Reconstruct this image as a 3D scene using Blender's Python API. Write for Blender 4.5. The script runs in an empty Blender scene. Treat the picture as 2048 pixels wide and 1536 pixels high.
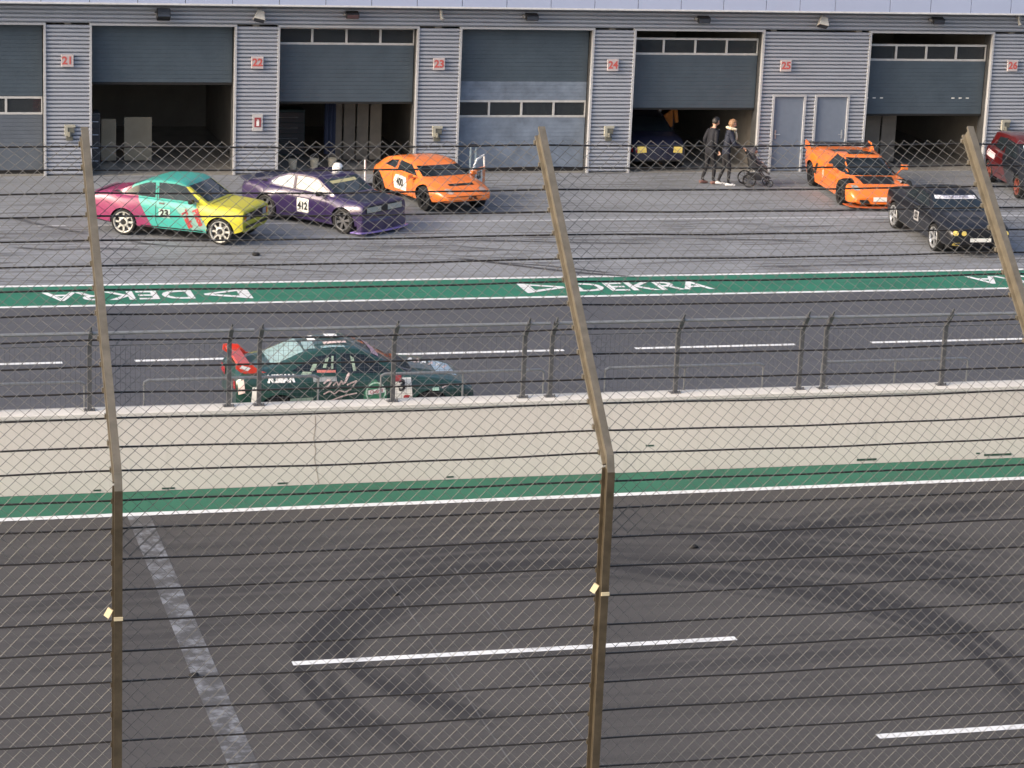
import bpy, bmesh, math, random
import numpy as np
from mathutils import Vector, Matrix, noise
from mathutils.bvhtree import BVHTree
random.seed(7); rng = np.random.default_rng(7)
R = math.radians
scene = bpy.context.scene
col = scene.collection

# ------------------------------------------------------------------ camera
FPX, YAW, PIT, ROL = 5095.0, R(15.82), R(14.49), R(2.43)
cam_d = bpy.data.cameras.new('camera'); cam = bpy.data.objects.new('camera', cam_d); col.objects.link(cam)
cam_d.sensor_width = 36; cam_d.lens = FPX/2048*36; cam_d.clip_start = 0.1; cam_d.clip_end = 2000
_F = Vector((math.sin(YAW)*math.cos(PIT), math.cos(YAW)*math.cos(PIT), -math.sin(PIT)))
_r = Vector((math.cos(YAW), -math.sin(YAW), 0)); _u = _r.cross(_F)
_R = _r*math.cos(ROL)+_u*math.sin(ROL); _U = _u*math.cos(ROL)-_r*math.sin(ROL)
M = Matrix((_R, _U, -_F)).transposed().to_4x4(); M.translation = Vector((0, 0, 11.6))
cam.matrix_world = M
scene.camera = cam

# ------------------------------------------------------------------ sky and sun
SUN_DIR = Vector((-0.975, -0.22, 0)).normalized()
SUN_EL = R(26)
w = bpy.data.worlds.new('World'); scene.world = w; w.use_nodes = True
nt = w.node_tree; nt.nodes.clear()
sky = nt.nodes.new('ShaderNodeTexSky'); sky.sky_type = 'NISHITA'; sky.sun_disc = False
sky.sun_elevation = SUN_EL; sky.sun_rotation = math.atan2(SUN_DIR.x, SUN_DIR.y)
sky.dust_density = 6.0; sky.ozone_density = 1.0; sky.air_density = 1.0
bg = nt.nodes.new('ShaderNodeBackground'); bg.inputs['Strength'].default_value = 0.15
wo = nt.nodes.new('ShaderNodeOutputWorld')
hs = nt.nodes.new('ShaderNodeHueSaturation'); hs.inputs['Saturation'].default_value = 1.0   # thin high cloud greys the sky
nt.links.new(sky.outputs[0], hs.inputs['Color']); nt.links.new(hs.outputs[0], bg.inputs[0]); nt.links.new(bg.outputs[0], wo.inputs[0])
sd = bpy.data.lights.new('sun', 'SUN'); sd.energy = 1.0; sd.angle = R(14); sd.color = (1.0, .88, .74)
so = bpy.data.objects.new('sun', sd); col.objects.link(so)
sv = SUN_DIR*math.cos(SUN_EL)+Vector((0, 0, math.sin(SUN_EL)))
so.rotation_euler = sv.to_track_quat('Z', 'Y').to_euler()
so.location = (-60, 40, 60)
scene.view_settings.view_transform = 'Standard'; scene.view_settings.look = 'None'
scene.view_settings.gamma = 1; scene.view_settings.exposure = 0.98

# ------------------------------------------------------------------ materials
def srgb(r, g, b):
    f = lambda c: (c/255/12.92) if c/255 <= .04045 else ((c/255+.055)/1.055)**2.4
    return (f(r), f(g), f(b))
class NT:
    def __init__(s, name):
        s.m = bpy.data.materials.new(name); s.m.use_nodes = True; s.n = s.m.node_tree.nodes; s.l = s.m.node_tree.links
        s.b = s.n['Principled BSDF']; s.tc = s.n.new('ShaderNodeTexCoord')
    def link(s, a, b): s.l.new(a, b)
    def mapping(s, scale=(1, 1, 1), rot=(0, 0, 0), loc=(0, 0, 0)):
        mp = s.n.new('ShaderNodeMapping'); s.link(s.tc.outputs['Object'], mp.inputs[0])
        mp.inputs['Scale'].default_value = scale; mp.inputs['Rotation'].default_value = rot; mp.inputs['Location'].default_value = loc
        return mp.outputs[0]
    def noise(s, scale, detail=6, rough=.6, map=None, dist=0):
        t = s.n.new('ShaderNodeTexNoise'); t.inputs['Scale'].default_value = scale; t.inputs['Detail'].default_value = detail
        t.inputs['Roughness'].default_value = rough; t.inputs['Distortion'].default_value = dist
        s.link(map if map is not None else s.tc.outputs['Object'], t.inputs['Vector']); return t.outputs['Fac']
    def ramp(s, fac, stops):
        r = s.n.new('ShaderNodeValToRGB'); s.link(fac, r.inputs[0]); e = r.color_ramp.elements
        while len(e) < len(stops): e.new(.5)
        for i, (p, c) in enumerate(stops):
            e[i].position = p; c = c if hasattr(c, '__len__') else (c, c, c); e[i].color = (*c, 1)
        return r.outputs[0]
    def mix(s, fac, a, b, mode='MIX'):
        m = s.n.new('ShaderNodeMix'); m.data_type = 'RGBA'; m.blend_type = mode
        for i, v in ((0, fac), (6, a), (7, b)):
            if hasattr(v, 'default_value') or hasattr(v, 'is_linked'): s.link(v, m.inputs[i])
            elif i == 0: m.inputs[0].default_value = v
            else: m.inputs[i].default_value = (*v, 1)
        return m.outputs[2]
    def math(s, op, a, b=0.0, c=None):
        m = s.n.new('ShaderNodeMath'); m.operation = op
        for i, v in enumerate((a, b, c)):
            if v is None: continue
            if hasattr(v, 'is_linked'): s.link(v, m.inputs[i])
            else: m.inputs[i].default_value = v
        return m.outputs[0]
    def xyz(s):
        x = s.n.new('ShaderNodeSeparateXYZ'); s.link(s.tc.outputs['Object'], x.inputs[0]); return x.outputs
    def bump(s, h, strength=.3, dist=.01):
        b = s.n.new('ShaderNodeBump'); b.inputs['Strength'].default_value = strength; b.inputs['Distance'].default_value = dist
        s.link(h, b.inputs['Height']); s.link(b.outputs[0], s.b.inputs['Normal'])
    def set(s, **k):
        nm = dict(rough='Roughness', metal='Metallic', coat='Coat Weight', coatr='Coat Roughness', spec='Specular IOR Level', alpha='Alpha', trans='Transmission Weight')
        for a, v in k.items():
            if a == 'color':
                if hasattr(v, 'is_linked'): s.link(v, s.b.inputs['Base Color'])
                else: s.b.inputs['Base Color'].default_value = (*v, 1)
            elif hasattr(v, 'is_linked'): s.link(v, s.b.inputs[nm[a]])
            else: s.b.inputs[nm[a]].default_value = v
        return s.m
MC = {}
def mat(name, c, rough=.5, metal=0, var=.12, scale=6, coat=0, bump=0):
    if name in MC: return MC[name]
    t = NT(name); n = t.noise(scale, 5, .6)
    lo = tuple(max(0, v*(1-var)) for v in c); hi = tuple(min(1, v*(1+var)) for v in c)
    t.set(color=t.ramp(n, [(.3, lo), (.7, hi)]), rough=rough, metal=metal)
    if coat: t.set(coat=coat, coatr=.03)
    if bump: t.bump(t.noise(scale*8, 4), bump, .005)
    MC[name] = t.m; return t.m
def paint(name, c, coat=.8, rough=.35, metal=0.0):
    return mat(name, c, rough, metal, .06, 3, coat)

def asphalt(name, base, streak_amt, tint):
    t = NT(name)
    big = t.noise(.30, 7, .68, t.mapping((.35, 1, 1)))
    med = t.noise(1.6, 6, .7, t.mapping((.5, 1.4, 1)))
    fine = t.noise(60, 3, .8); grit = t.noise(220, 2, .7)
    c = t.ramp(big, [(.3, tuple(v*.80 for v in base)), (.7, tuple(v*1.18 for v in base))])
    c = t.mix(.45, c, t.ramp(med, [(.3, tuple(v*.75 for v in base)), (.72, tuple(v*1.25*k for v, k in zip(base, tint)))]))
    c = t.mix(.55, c, t.ramp(fine, [(.3, .55), (.7, 1.4)]), 'MULTIPLY')
    c = t.mix(.5, c, t.ramp(grit, [(.35, .7), (.7, 1.5)]), 'MULTIPLY')
    st = t.noise(1.0, 7, .7, t.mapping((.05, 1.9, 1), (0, 0, R(2))))
    c = t.mix(t.math('MULTIPLY', t.ramp(st, [(.50, 0), (.72, 1)]), streak_amt), c, tuple(v*.45 for v in base))
    at = t.n.new('ShaderNodeAttribute'); at.attribute_name = 'rubber'
    rn = t.ramp(t.noise(2.5, 6, .7, t.mapping((.6, 1.6, 1))), [(.30, .85), (.6, 1)])
    dk = t.mix(1.0, c, (.22, .22, .28), 'MULTIPLY')
    c = t.mix(t.math('MULTIPLY', at.outputs['Fac'], rn), c, dk)
    t.bump(fine, .35, .006)
    return t.set(color=c, rough=.82)
m_track = asphalt('track_asphalt', (.056, .053, .054), .7, (1.02, 1, .97))
m_lane = asphalt('pit_lane_asphalt', (.066, .070, .085), .15, (1, 1, 1))
m_ground = asphalt('ground_asphalt', (.075, .072, .070), .2, (1, 1, 1))
def concrete_apron():
    t = NT('apron_concrete'); base = (.212, .226, .252)
    big = t.noise(.3, 6, .6, t.mapping((.5, 1, 1)))
    c = t.ramp(big, [(.3, tuple(v*.80 for v in base)), (.7, tuple(v*1.22 for v in base))])
    fine = t.noise(14, 5, .75, t.mapping((.5, 1, 1)))
    c = t.mix(.5, c, t.ramp(fine, [(.3, .72), (.7, 1.28)]), 'MULTIPLY')
    st = t.noise(1.0, 4, .55, t.mapping((.55, 6.5, 1), (0, 0, R(1.2))))
    st2 = t.noise(.6, 3, .5, t.mapping((.2, .7, 1)))
    msk = t.math('MULTIPLY', t.ramp(st, [(.54, 0), (.60, 1)]), t.ramp(st2, [(.40, 0), (.55, 1)]))
    c = t.mix(t.math('MULTIPLY', msk, .8), c, (.05, .049, .054))
    st3 = t.noise(1.0, 6, .7, t.mapping((.12, 9, 1), (0, 0, R(-1.0)), (3, 7, 0)))
    c = t.mix(t.math('MULTIPLY', t.ramp(st3, [(.52, 0), (.62, 1)]), .6), c, (.06, .06, .066))
    t.bump(fine, .25, .006)
    return t.set(color=c, rough=.7)
m_apron = concrete_apron()
def road_paint(name, c, wear=.5, sx=.3, under=(.07, .07, .072), thr=.62):
    t = NT(name)
    a = t.noise(2.2, 8, .75, t.mapping((sx, 1.5, 1))); b = t.noise(26, 4, .8)
    f = t.math('MULTIPLY', t.ramp(a, [(thr, 0), (thr+.12, 1)]), wear)
    f2 = t.math('MULTIPLY', t.ramp(b, [(.55, 0), (.75, 1)]), wear*.5)
    cc = t.ramp(t.noise(.8, 5, .6), [(.3, tuple(v*.85 for v in c)), (.7, tuple(min(1, v*1.1) for v in c))])
    cc = t.mix(f, cc, under); cc = t.mix(f2, cc, under)
    return t.set(color=cc, rough=.6)
m_white = road_paint('white_road_paint', (.68, .70, .73), .6, .5, (.07, .07, .072), .56)
m_whiteold = road_paint('faded_white_paint', (.20, .21, .235), 1.0, 1.3, (.07, .068, .07), .40)
m_white2 = road_paint('apron_line_paint', (.45, .47, .52), .6, .3, (.12, .12, .13), .55)
m_green = road_paint('green_road_paint', (.018, .155, .098), .7, .25, (.03, .075, .055), .52)
m_green2 = road_paint('green_strip_paint', (.014, .125, .078), .5, .25, (.035, .07, .045), .54)
def wall_mat():
    t = NT('cream_wall_paint'); base = (.66, .60, .53)
    a = t.noise(.5, 6, .6, t.mapping((1, 1, .6))); b = t.noise(3, 6, .7)
    c = t.ramp(a, [(.3, (.655, .612, .575)), (.7, (.72, .668, .622))])
    c = t.mix(t.math('MULTIPLY', t.ramp(b, [(.5, 0), (.8, 1)]), .22), c, (.58, .59, .50))
    st = t.noise(2.0, 6, .7, t.mapping((4, 1, .25)))
    c = t.mix(t.math('MULTIPLY', t.ramp(st, [(.54, 0), (.74, 1)]), .35), c, (.46, .43, .38))
    t.bump(t.noise(40, 4), .15, .004)
    return t.set(color=c, rough=.7)
m_wall = wall_mat()
m_cap = mat('wall_top_concrete', (.60, .58, .55), .75, 0, .1, 4, bump=.2)
m_cladding = mat('grey_metal_cladding', (.38, .405, .47), .42, .0, .05, 1.5)
m_frame = mat('grey_door_frame', (.44, .45, .48), .45, 0, .04)
m_fascia = mat('pale_fascia_panel', (.41, .47, .65), .30, 0, .03, .8)
m_dark = mat('dark_rubber', (.010, .010, .011), .75)
m_black = mat('black_plastic', (.012, .012, .014), .35)
m_steel = mat('galvanised_steel', (.34, .34, .35), .45, .4, .15, 12)
m_greysteel = mat('dull_grey_steel', (.09, .092, .097), .5, .3, .2, 8)
m_glass = mat('dark_window_glass', (.015, .02, .025), .05, 0, .1)
m_carglass = mat('car_window_glass', (.05, .065, .075), .06, 0, .35, 4)
m_silver = mat('silver_alloy', (.62, .63, .65), .28, .7, .05)
m_chrome = mat('headlamp_lens', (.50, .50, .48), .12, .3, .1)
m_plate = mat('number_plate_white', (.75, .75, .72), .4)
m_redlamp = mat('red_lamp_lens', (.35, .01, .01), .15)
m_yellowlamp = mat('yellow_lamp_lens', (.7, .55, .15), .15)
m_text_black = mat('black_lettering', (.015, .015, .018), .5)
m_text_white = mat('white_lettering', (.8, .8, .8), .45)

# ------------------------------------------------------------------ helpers
def tag(o, label=None, cat=None, group=None, kind=None):
    if label: o['label'] = label
    if cat: o['category'] = cat
    if group: o['group'] = group
    if kind: o['kind'] = kind
    return o
def empty(name, loc=(0, 0, 0), rz=0, label=None, cat=None, group=None):
    o = bpy.data.objects.new(name, None); o.location = loc; o.rotation_euler = (0, 0, rz); col.objects.link(o)
    return tag(o, label, cat, group)
class MB:
    def __init__(s): s.v = []; s.f = []; s.mi = []; s.cur = 0
    def add(s, vs, fs, mi=None):
        b = len(s.v); s.v += [tuple(v) for v in vs]; s.f += [tuple(i+b for i in f) for f in fs]; s.mi += [s.cur if mi is None else mi]*len(fs); return s
    def box(s, x0, x1, y0, y1, z0, z1, mat=None, mi=None):
        vs = [Vector((x, y, z)) for x in (x0, x1) for y in (y0, y1) for z in (z0, z1)]
        if mat: vs = [mat @ v for v in vs]
        return s.add(vs, [(0, 1, 3, 2), (4, 6, 7, 5), (0, 4, 5, 1), (2, 3, 7, 6), (0, 2, 6, 4), (1, 5, 7, 3)], mi)
    def tube(s, pts, r, n=8, mi=None, cap=True):
        pts = [Vector(p) for p in pts]; rs = r if hasattr(r, '__len__') else [r]*len(pts)
        t0 = (pts[1]-pts[0]).normalized(); up = Vector((0, 0, 1)) if abs(t0.z) < .9 else Vector((1, 0, 0))
        a = t0.cross(up).normalized(); vs = []; fs = []
        for i, p in enumerate(pts):
            t = ((pts[min(i+1, len(pts)-1)]-pts[max(i-1, 0)])).normalized()
            a = (a-t*a.dot(t)).normalized(); b = t.cross(a)
            for k in range(n):
                an = 2*math.pi*k/n; vs.append(p+(a*math.cos(an)+b*math.sin(an))*rs[i])
        for i in range(len(pts)-1):
            for k in range(n):
                k2 = (k+1) % n; fs.append((i*n+k, i*n+k2, (i+1)*n+k2, (i+1)*n+k))
        if cap: fs.append(tuple(range(n-1, -1, -1))); fs.append(tuple(range((len(pts)-1)*n, len(pts)*n)))
        return s.add(vs, fs, mi)
    def lathe(s, prof, n=32, axis='z', o=(0, 0, 0), mi=None):
        vs = []; fs = []; L = len(prof)
        for k in range(n):
            a = 2*math.pi*k/n
            for r_, h in prof:
                c, d = r_*math.cos(a), r_*math.sin(a)
                p = (c, d, h) if axis == 'z' else ((c, h, d) if axis == 'y' else (h, c, d))
                vs.append((p[0]+o[0], p[1]+o[1], p[2]+o[2]))
        for k in range(n):
            for i in range(L-1):
                k2 = (k+1) % n; f = (k*L+i, k2*L+i, k2*L+i+1, k*L+i+1)
                fs.append(f if axis != 'y' else f[::-1])
        return s.add(vs, fs, mi)
    def prism(s, poly, z0, z1, mat=None, mi=None):
        n = len(poly); vs = [Vector((x, y, z)) for z in (z0, z1) for x, y in poly]
        if mat: vs = [mat @ v for v in vs]
        return s.add(vs, [tuple(range(n-1, -1, -1)), tuple(range(n, 2*n))]+[(i, (i+1) % n, n+(i+1) % n, n+i) for i in range(n)], mi)
    def build(s, name, m, parent=None, smooth=None, loc=None, bevel=0):
        me = bpy.data.meshes.new(name); me.from_pydata(s.v, [], s.f)
        ms = m if isinstance(m, (list, tuple)) else [m]
        for x in ms: me.materials.append(x)
        if len(ms) > 1: me.polygons.foreach_set('material_index', s.mi)
        me.update()
        o = bpy.data.objects.new(name, me); col.objects.link(o)
        if parent: o.parent = parent
        if loc: o.location = loc
        if bevel:
            bm = bmesh.new(); bm.from_mesh(me)
            es = [e for e in bm.edges if len(e.link_faces) == 2 and e.calc_face_angle(0) > .5]
            bmesh.ops.bevel(bm, geom=es, offset=bevel, segments=1, affect='EDGES'); bm.to_mesh(me); bm.free()
        if smooth is not None:
            me.polygons.foreach_set('use_smooth', [True]*len(me.polygons)); me.set_sharp_from_angle(angle=R(smooth))
        return o
def smooth_obj(o, ang=35):
    me = o.data; me.polygons.foreach_set('use_smooth', [True]*len(me.polygons)); me.set_sharp_from_angle(angle=R(ang))
def sheet(name, x0, x1, y0, y1, z, m, parent=None):
    return MB().add([(x0, y0, z), (x1, y0, z), (x1, y1, z), (x0, y1, z)], [(0, 1, 2, 3)]).build(name, m, parent)
_tc = {}
def text_mesh(txt, size=1.0, offset=0.0, shear=0.0):
    key = (txt, size, offset, shear)
    if key in _tc: return _tc[key]
    cu = bpy.data.curves.new('t', 'FONT'); cu.body = txt; cu.size = size; cu.offset = offset; cu.shear = shear
    cu.align_x = 'CENTER'; cu.align_y = 'CENTER'; cu.resolution_u = 3
    o = bpy.data.objects.new('t', cu); col.objects.link(o); bpy.context.view_layer.update()
    me = bpy.data.meshes.new_from_object(o.evaluated_get(bpy.context.evaluated_depsgraph_get()))
    vs = [v.co.copy() for v in me.vertices]; fs = [tuple(p.vertices) for p in me.polygons]
    bpy.data.objects.remove(o); bpy.data.meshes.remove(me); bpy.data.curves.remove(cu)
    _tc[key] = (vs, fs); return _tc[key]

# ================================================================== GROUND
LX0, LX1 = -120.0, 220.0
tag(sheet('ground', -600, 800, -60, 900, -.03, m_ground), kind='structure')
tag(sheet('main_track', LX0, LX1, 11, 37.46, 0, m_track), kind='structure')
tag(sheet('pit_lane', LX0, LX1, 37.84, 52.0, 0, m_lane), kind='structure')
tag(sheet('apron', LX0, LX1, 52.0, 64.9, .0, m_apron), kind='structure')
def strip(name, rects, z, m):
    b = MB()
    for x0, x1, y0, y1 in rects: b.add([(x0, y0, z), (x1, y0, z), (x1, y1, z), (x0, y1, z)], [(0, 1, 2, 3)])
    return tag(b.build(name, m), kind='structure')
strip('green_run_off_strip', [(LX0, LX1, 36.38, 37.45)], .004, m_green2)
strip('track_edge_line', [(LX0, LX1, 36.22, 36.38)], .008, m_white)
strip('pit_exit_green_strip', [(LX0, LX1, 50.15, 51.98)], .004, m_green)
strip('pit_lane_edge_lines', [(LX0, LX1, 50.05, 50.20), (LX0, LX1, 51.94, 52.09)], .008, m_white)
strip('pit_lane_dashes', [(x, x+3.32, 45.50, 45.64) for x in (-8.58, -3.77, 1.05, 5.69-.0, 10.60, 15.36, 20.30, 25.2, 30.1)], .006, m_white)
strip('track_dashes', [(5.73, 11.69, 29.78, 29.92), (-6.2, -.3, 29.78, 29.92), (20.2, 26.2, 29.78, 29.92), (12.22, 18.2, 26.27, 26.41), (-8, -2.2, 26.27, 26.41)], .006, m_white)
strip('start_line', [(4.42, 4.76, 14.0, 36.22)], .006, m_whiteold)
strip('apron_line', [(6.25, LX1, 58.33, 58.44), (3.3, 4.22, 58.33, 58.43), (5.05, 5.72, 58.33, 58.43), (1.4, 2.2, 58.33, 58.43)], .005, m_white2)
m_thin = road_paint('thin_chalk_line', (.115, .113, .113), .95, 1.0, (.06, .058, .06), .42)
strip('thin_cross_lines', [(7.625, 7.645, 14, 33.2), (8.665, 8.685, 14, 33.2)], .005, m_thin)

def skid_mat(name, dens, colr=(.045, .044, .050)):
    t = NT(name); n = t.noise(3.0, 6, .7, t.mapping((.8, .8, 1))); n2 = t.noise(40, 3, .8)
    a = t.math('MULTIPLY', t.ramp(n, [(.30, .72), (.62, 1)]), t.ramp(n2, [(.3, .6), (.7, 1)]))
    at = t.n.new('ShaderNodeAttribute'); at.attribute_name = 'edge'
    a = t.math('MULTIPLY', a, at.outputs['Fac'])
    t.set(color=colr, rough=.7, alpha=t.math('MULTIPLY', a, dens)); return t.m
m_skid = skid_mat('rubber_marks', .92)
def cr(pts, n=10):
    P = [np.array(p, float) for p in pts]; P = [2*P[0]-P[1]]+P+[2*P[-1]-P[-2]]; out = []
    for i in range(1, len(P)-2):
        for t in np.linspace(0, 1, n, endpoint=False):
            out.append(.5*((2*P[i])+(-P[i-1]+P[i+1])*t+(2*P[i-1]-5*P[i]+4*P[i+1]-P[i+2])*t*t+(-P[i-1]+3*P[i]-3*P[i+1]+P[i+2])*t**3))
    out.append(P[-2]); return out
class Skids:
    def __init__(s): s.b = MB(); s.e = []; s.z = .010; s.x0, s.y0, s.st = -1.0, 22.0, .028; s.g = np.zeros((int(24/.028), int(14.2/.028)))
    def ribbon(s, pts, width, dens=1.0, fade=1.0):
        if fade == 1.0:   # marks on the race track: stained into the asphalt itself
            for k in range(4):
                d = (k-1.5)*width*1.15+random.uniform(-.12, .12)*width; jit = random.uniform(-.25, .25)
                s.stain([(p[0]+jit*.3, p[1]+d+jit*.1*math.sin(i)) for i, p in enumerate(pts)], random.uniform(.09, .15), dens*random.uniform(.5, .95))
            s.stain(pts, .24, min(1, dens*1.2)); s.stain(pts, width*3.2, dens*.07)
        else: s.one(pts, width*1.5, min(1, dens*1.2), fade)
    def stain(s, pts, width, dens):
        P = np.array(cr(pts, 90)); T = np.gradient(P, axis=0); T /= np.linalg.norm(T, axis=1)[:, None]+1e-9; N = np.stack([-T[:, 1], T[:, 0]], 1)
        n = len(P); u = np.arange(n)/n; f = np.clip(np.minimum(u, 1-u)*5, 0, 1); a = np.zeros_like(s.g); hw = width/2+.012
        for o_ in np.arange(-hw, hw+.001, .018):
            e = min(1, max(0, (hw-abs(o_))/.035)); Q = P+N*o_; i = ((Q[:, 0]-s.x0)/s.st).round().astype(int); j = ((Q[:, 1]-s.y0)/s.st).round().astype(int)
            ok = (i >= 0) & (j >= 0) & (i < a.shape[0]) & (j < a.shape[1]); np.maximum.at(a, (i[ok], j[ok]), (f*e*dens)[ok])
        s.g = 1-(1-s.g)*(1-a*.8)
    def patch(s, m):
        nx, ny = s.g.shape; xs = s.x0+s.st*np.arange(nx); ys = s.y0+s.st*np.arange(ny); X, Y = np.meshgrid(xs, ys, indexing='ij')
        V = np.stack([X, Y, np.full_like(X, .003)], -1).reshape(-1, 3).astype(np.float32)
        I = (np.arange(nx-1)[:, None]*ny+np.arange(ny-1)[None, :]).ravel(); F = np.stack([I, I+ny, I+ny+1, I+1], 1).astype(np.int32)
        me = bpy.data.meshes.new('rubbered_track'); me.vertices.add(len(V)); me.vertices.foreach_set('co', V.ravel()); me.loops.add(F.size); me.loops.foreach_set('vertex_index', F.ravel()); me.polygons.add(len(F))
        me.polygons.foreach_set('loop_start', np.arange(0, F.size, 4, dtype=np.int32)); me.polygons.foreach_set('loop_total', np.full(len(F), 4, dtype=np.int32)); me.update(calc_edges=True)
        at = me.attributes.new('rubber', 'FLOAT', 'POINT'); at.data.foreach_set('value', s.g.ravel().astype(np.float32)); me.materials.append(m)
        o = bpy.data.objects.new('rubbered_track', me); col.objects.link(o); return tag(o, kind='structure')
    def one(s, pts, width, dens=1.0, fade=1.0):
        P = cr(pts); n = len(P); vs = []; fs = []
        for i, p in enumerate(P):
            t = P[min(i+1, n-1)]-P[max(i-1, 0)]; t /= np.linalg.norm(t)+1e-9; nn = np.array((-t[1], t[0]))
            f = dens*min(1, fade*6*i/n, fade*6*(n-1-i)/n)
            for k, e in ((-.5, 0), (-.3, 1), (.3, 1), (.5, 0)):
                q = p+nn*width*k; vs.append((q[0], q[1], s.z)); s.e.append(f*e)
        for i in range(n-1):
            for k in range(3): fs.append((i*4+k, i*4+k+1, i*4+4+k+1, i*4+4+k))
        s.b.add(vs, fs); s.z += .0006
    def done(s, name, m):
        o = s.b.build(name, m); a = o.data.attributes.new('edge', 'FLOAT', 'POINT'); a.data.foreach_set('value', s.e)
        return tag(o, kind='structure')
sk = Skids()
sk.ribbon([(6.58, 32.37), (7.51, 32.82), (8.6, 33.14), (9.8, 33.23), (10.79, 33.05), (11.73, 32.46), (12.54, 31.99), (13.23, 31.46), (13.84, 30.74), (14.32, 29.97), (14.67, 29.14), (14.74, 28.28), (14.52, 27.34), (14.16, 26.39)], 0.30, 1.00)
sk.ribbon([(11.44, 32.73), (12.66, 32.33), (13.63, 31.7), (14.31, 30.79), (14.79, 29.86), (15.08, 29.07), (15.12, 28.13)], 0.28, 0.90)
sk.ribbon([(12.5, 34.75), (13.58, 34.4), (14.56, 34.02), (15.52, 33.59), (16.32, 33.19), (17.21, 32.35)], 0.32, 0.80)
sk.ribbon([(11.65, 34.57), (12.66, 34.06), (13.74, 33.55), (14.61, 32.95), (15.59, 32.47), (16.9, 31.71)], 0.30, 0.80)
sk.ribbon([(12.21, 33.89), (13.65, 33.33), (15.01, 32.78), (15.86, 32.2), (16.64, 31.19)], 0.30, 0.70)
sk.ribbon([(13.14, 33.64), (14.31, 34.2), (15.8, 34.62), (17.13, 34.96), (18.61, 35.17)], 0.30, 0.80)
sk.ribbon([(14.01, 34.24), (15.28, 34.57), (16.62, 34.77), (18.49, 34.91)], 0.20, 0.70)
sk.ribbon([(10.91, 33.44), (11.96, 33.15), (13.42, 32.71), (14.66, 32.15), (15.57, 31.57), (16.39, 30.69)], 0.35, 0.70)
sk.ribbon([(7.24, 33.56), (8.42, 33.96), (9.62, 34.25), (11.17, 34.27), (12.66, 34.06)], 0.60, 0.55)
sk.ribbon([(6.76, 32.97), (7.94, 33.46), (9.49, 33.73), (10.99, 33.7), (12.42, 33.38)], 0.60, 0.60)
sk.ribbon([(8.66, 31.95), (7.68, 31.69), (6.94, 31.11), (6.52, 30.41), (6.44, 29.7), (6.68, 28.99), (7.15, 28.29), (7.75, 27.7)], 0.22, 0.75)
sk.ribbon([(8.44, 32.51), (7.37, 32.15), (6.6, 31.45), (6.09, 30.57), (5.82, 29.62), (5.85, 28.67), (6.05, 27.82), (6.34, 26.92)], 0.25, 0.70)
sk.ribbon([(9.71, 33.2), (8.35, 32.74), (7.39, 32.25), (6.75, 31.53), (6.3, 30.63), (6.13, 29.75)], 0.30, 0.60)
sk.ribbon([(6.72, 29.21), (7.04, 28.64), (7.47, 28.07), (7.92, 27.64)], 0.24, 0.50)
sk.ribbon([(8.09, 28.99), (9.52, 28.94), (11.24, 29.02), (13.01, 29.11), (14.81, 29.12)], 0.45, 0.55)
sk.ribbon([(2.16, 32.53), (3.08, 32.59), (4.3, 32.71), (5.53, 32.73), (6.65, 32.74)], 0.50, 0.50)
sk.ribbon([(2.06, 31.02), (3.13, 31.04), (4.29, 31.1), (5.53, 31.09)], 0.50, 0.50)
sk.ribbon([(4.31, 31.28), (5.32, 31.45), (6.42, 31.58)], 0.35, 0.40)
sk.ribbon([(2.31, 34.72), (4.56, 34.73), (7.04, 34.73), (9.03, 34.89), (12.11, 34.75)], 0.90, 0.35)
sk.ribbon([(5.09, 33.44), (6.82, 33.62), (8.81, 34.02), (11.1, 34.04)], 0.50, 0.45)
sk.ribbon([(7.61, 30.24), (7.26, 29.57), (7.2, 28.79), (7.37, 28.17), (7.73, 27.62)], 0.18, 0.30)
sk.ribbon([(14.38, 32.41), (15.3, 31.83), (16.25, 30.39)], 0.25, 0.50)
sk.ribbon([(13.8, 31.94), (14.54, 30.97), (14.94, 29.88), (15.21, 28.3)], 0.25, 0.50)
sk.ribbon([(5.32, 29.87), (5.36, 28.67), (5.63, 27.5), (5.99, 26.39)], 0.30, 0.40)
sk.ribbon([(6.07, 29.76), (6.14, 28.54), (6.37, 27.61), (6.81, 26.4)], 0.22, 0.45)
sk.ribbon([(13.81, 54.26), (14.96, 53.37), (16.21, 52.49), (17.61, 51.82)], 0.14, 0.90, 1.6)
sk.ribbon([(14.58, 53.67), (15.82, 53.15), (17.06, 52.27)], 0.10, 0.70, 1.6)
sk.ribbon([(13.35, 56.26), (15.44, 56.01), (17.15, 55.67), (19.28, 55.42)], 0.12, 0.70, 1.6)
sk.ribbon([(20.08, 55.96), (21.52, 55.75), (23.16, 55.41)], 0.10, 0.70, 1.6)
sk.ribbon([(6.73, 56.67), (7.65, 55.94), (8.97, 55.74)], 0.12, 0.60, 1.6)
sk.ribbon([(4.24, 56.0), (5.08, 55.67), (6.07, 55.71), (7.26, 55.52)], 0.14, 0.70, 1.6)
sk.ribbon([(6.31, 54.0), (7.07, 54.05)], 0.10, 0.70, 1.6)
sk.ribbon([(14.12, 55.52), (15.17, 55.0), (16.25, 54.65)], 0.10, 0.50, 1.6)
sk.ribbon([(4.5, 59.44), (5.11, 58.51), (6.12, 57.28)], 0.15, 0.50, 1.6)
sk.ribbon([(11.72, 55.23), (13.85, 54.42), (16.02, 53.84)], 0.10, 0.40, 1.6)
sk.ribbon([(7.93, 53.98), (9.77, 53.23), (11.22, 52.81)], 0.10, 0.50, 1.6)
sk.ribbon([(17.58, 53.18), (20.05, 53.44), (23.07, 53.34)], 0.10, 0.40, 1.6)
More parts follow.
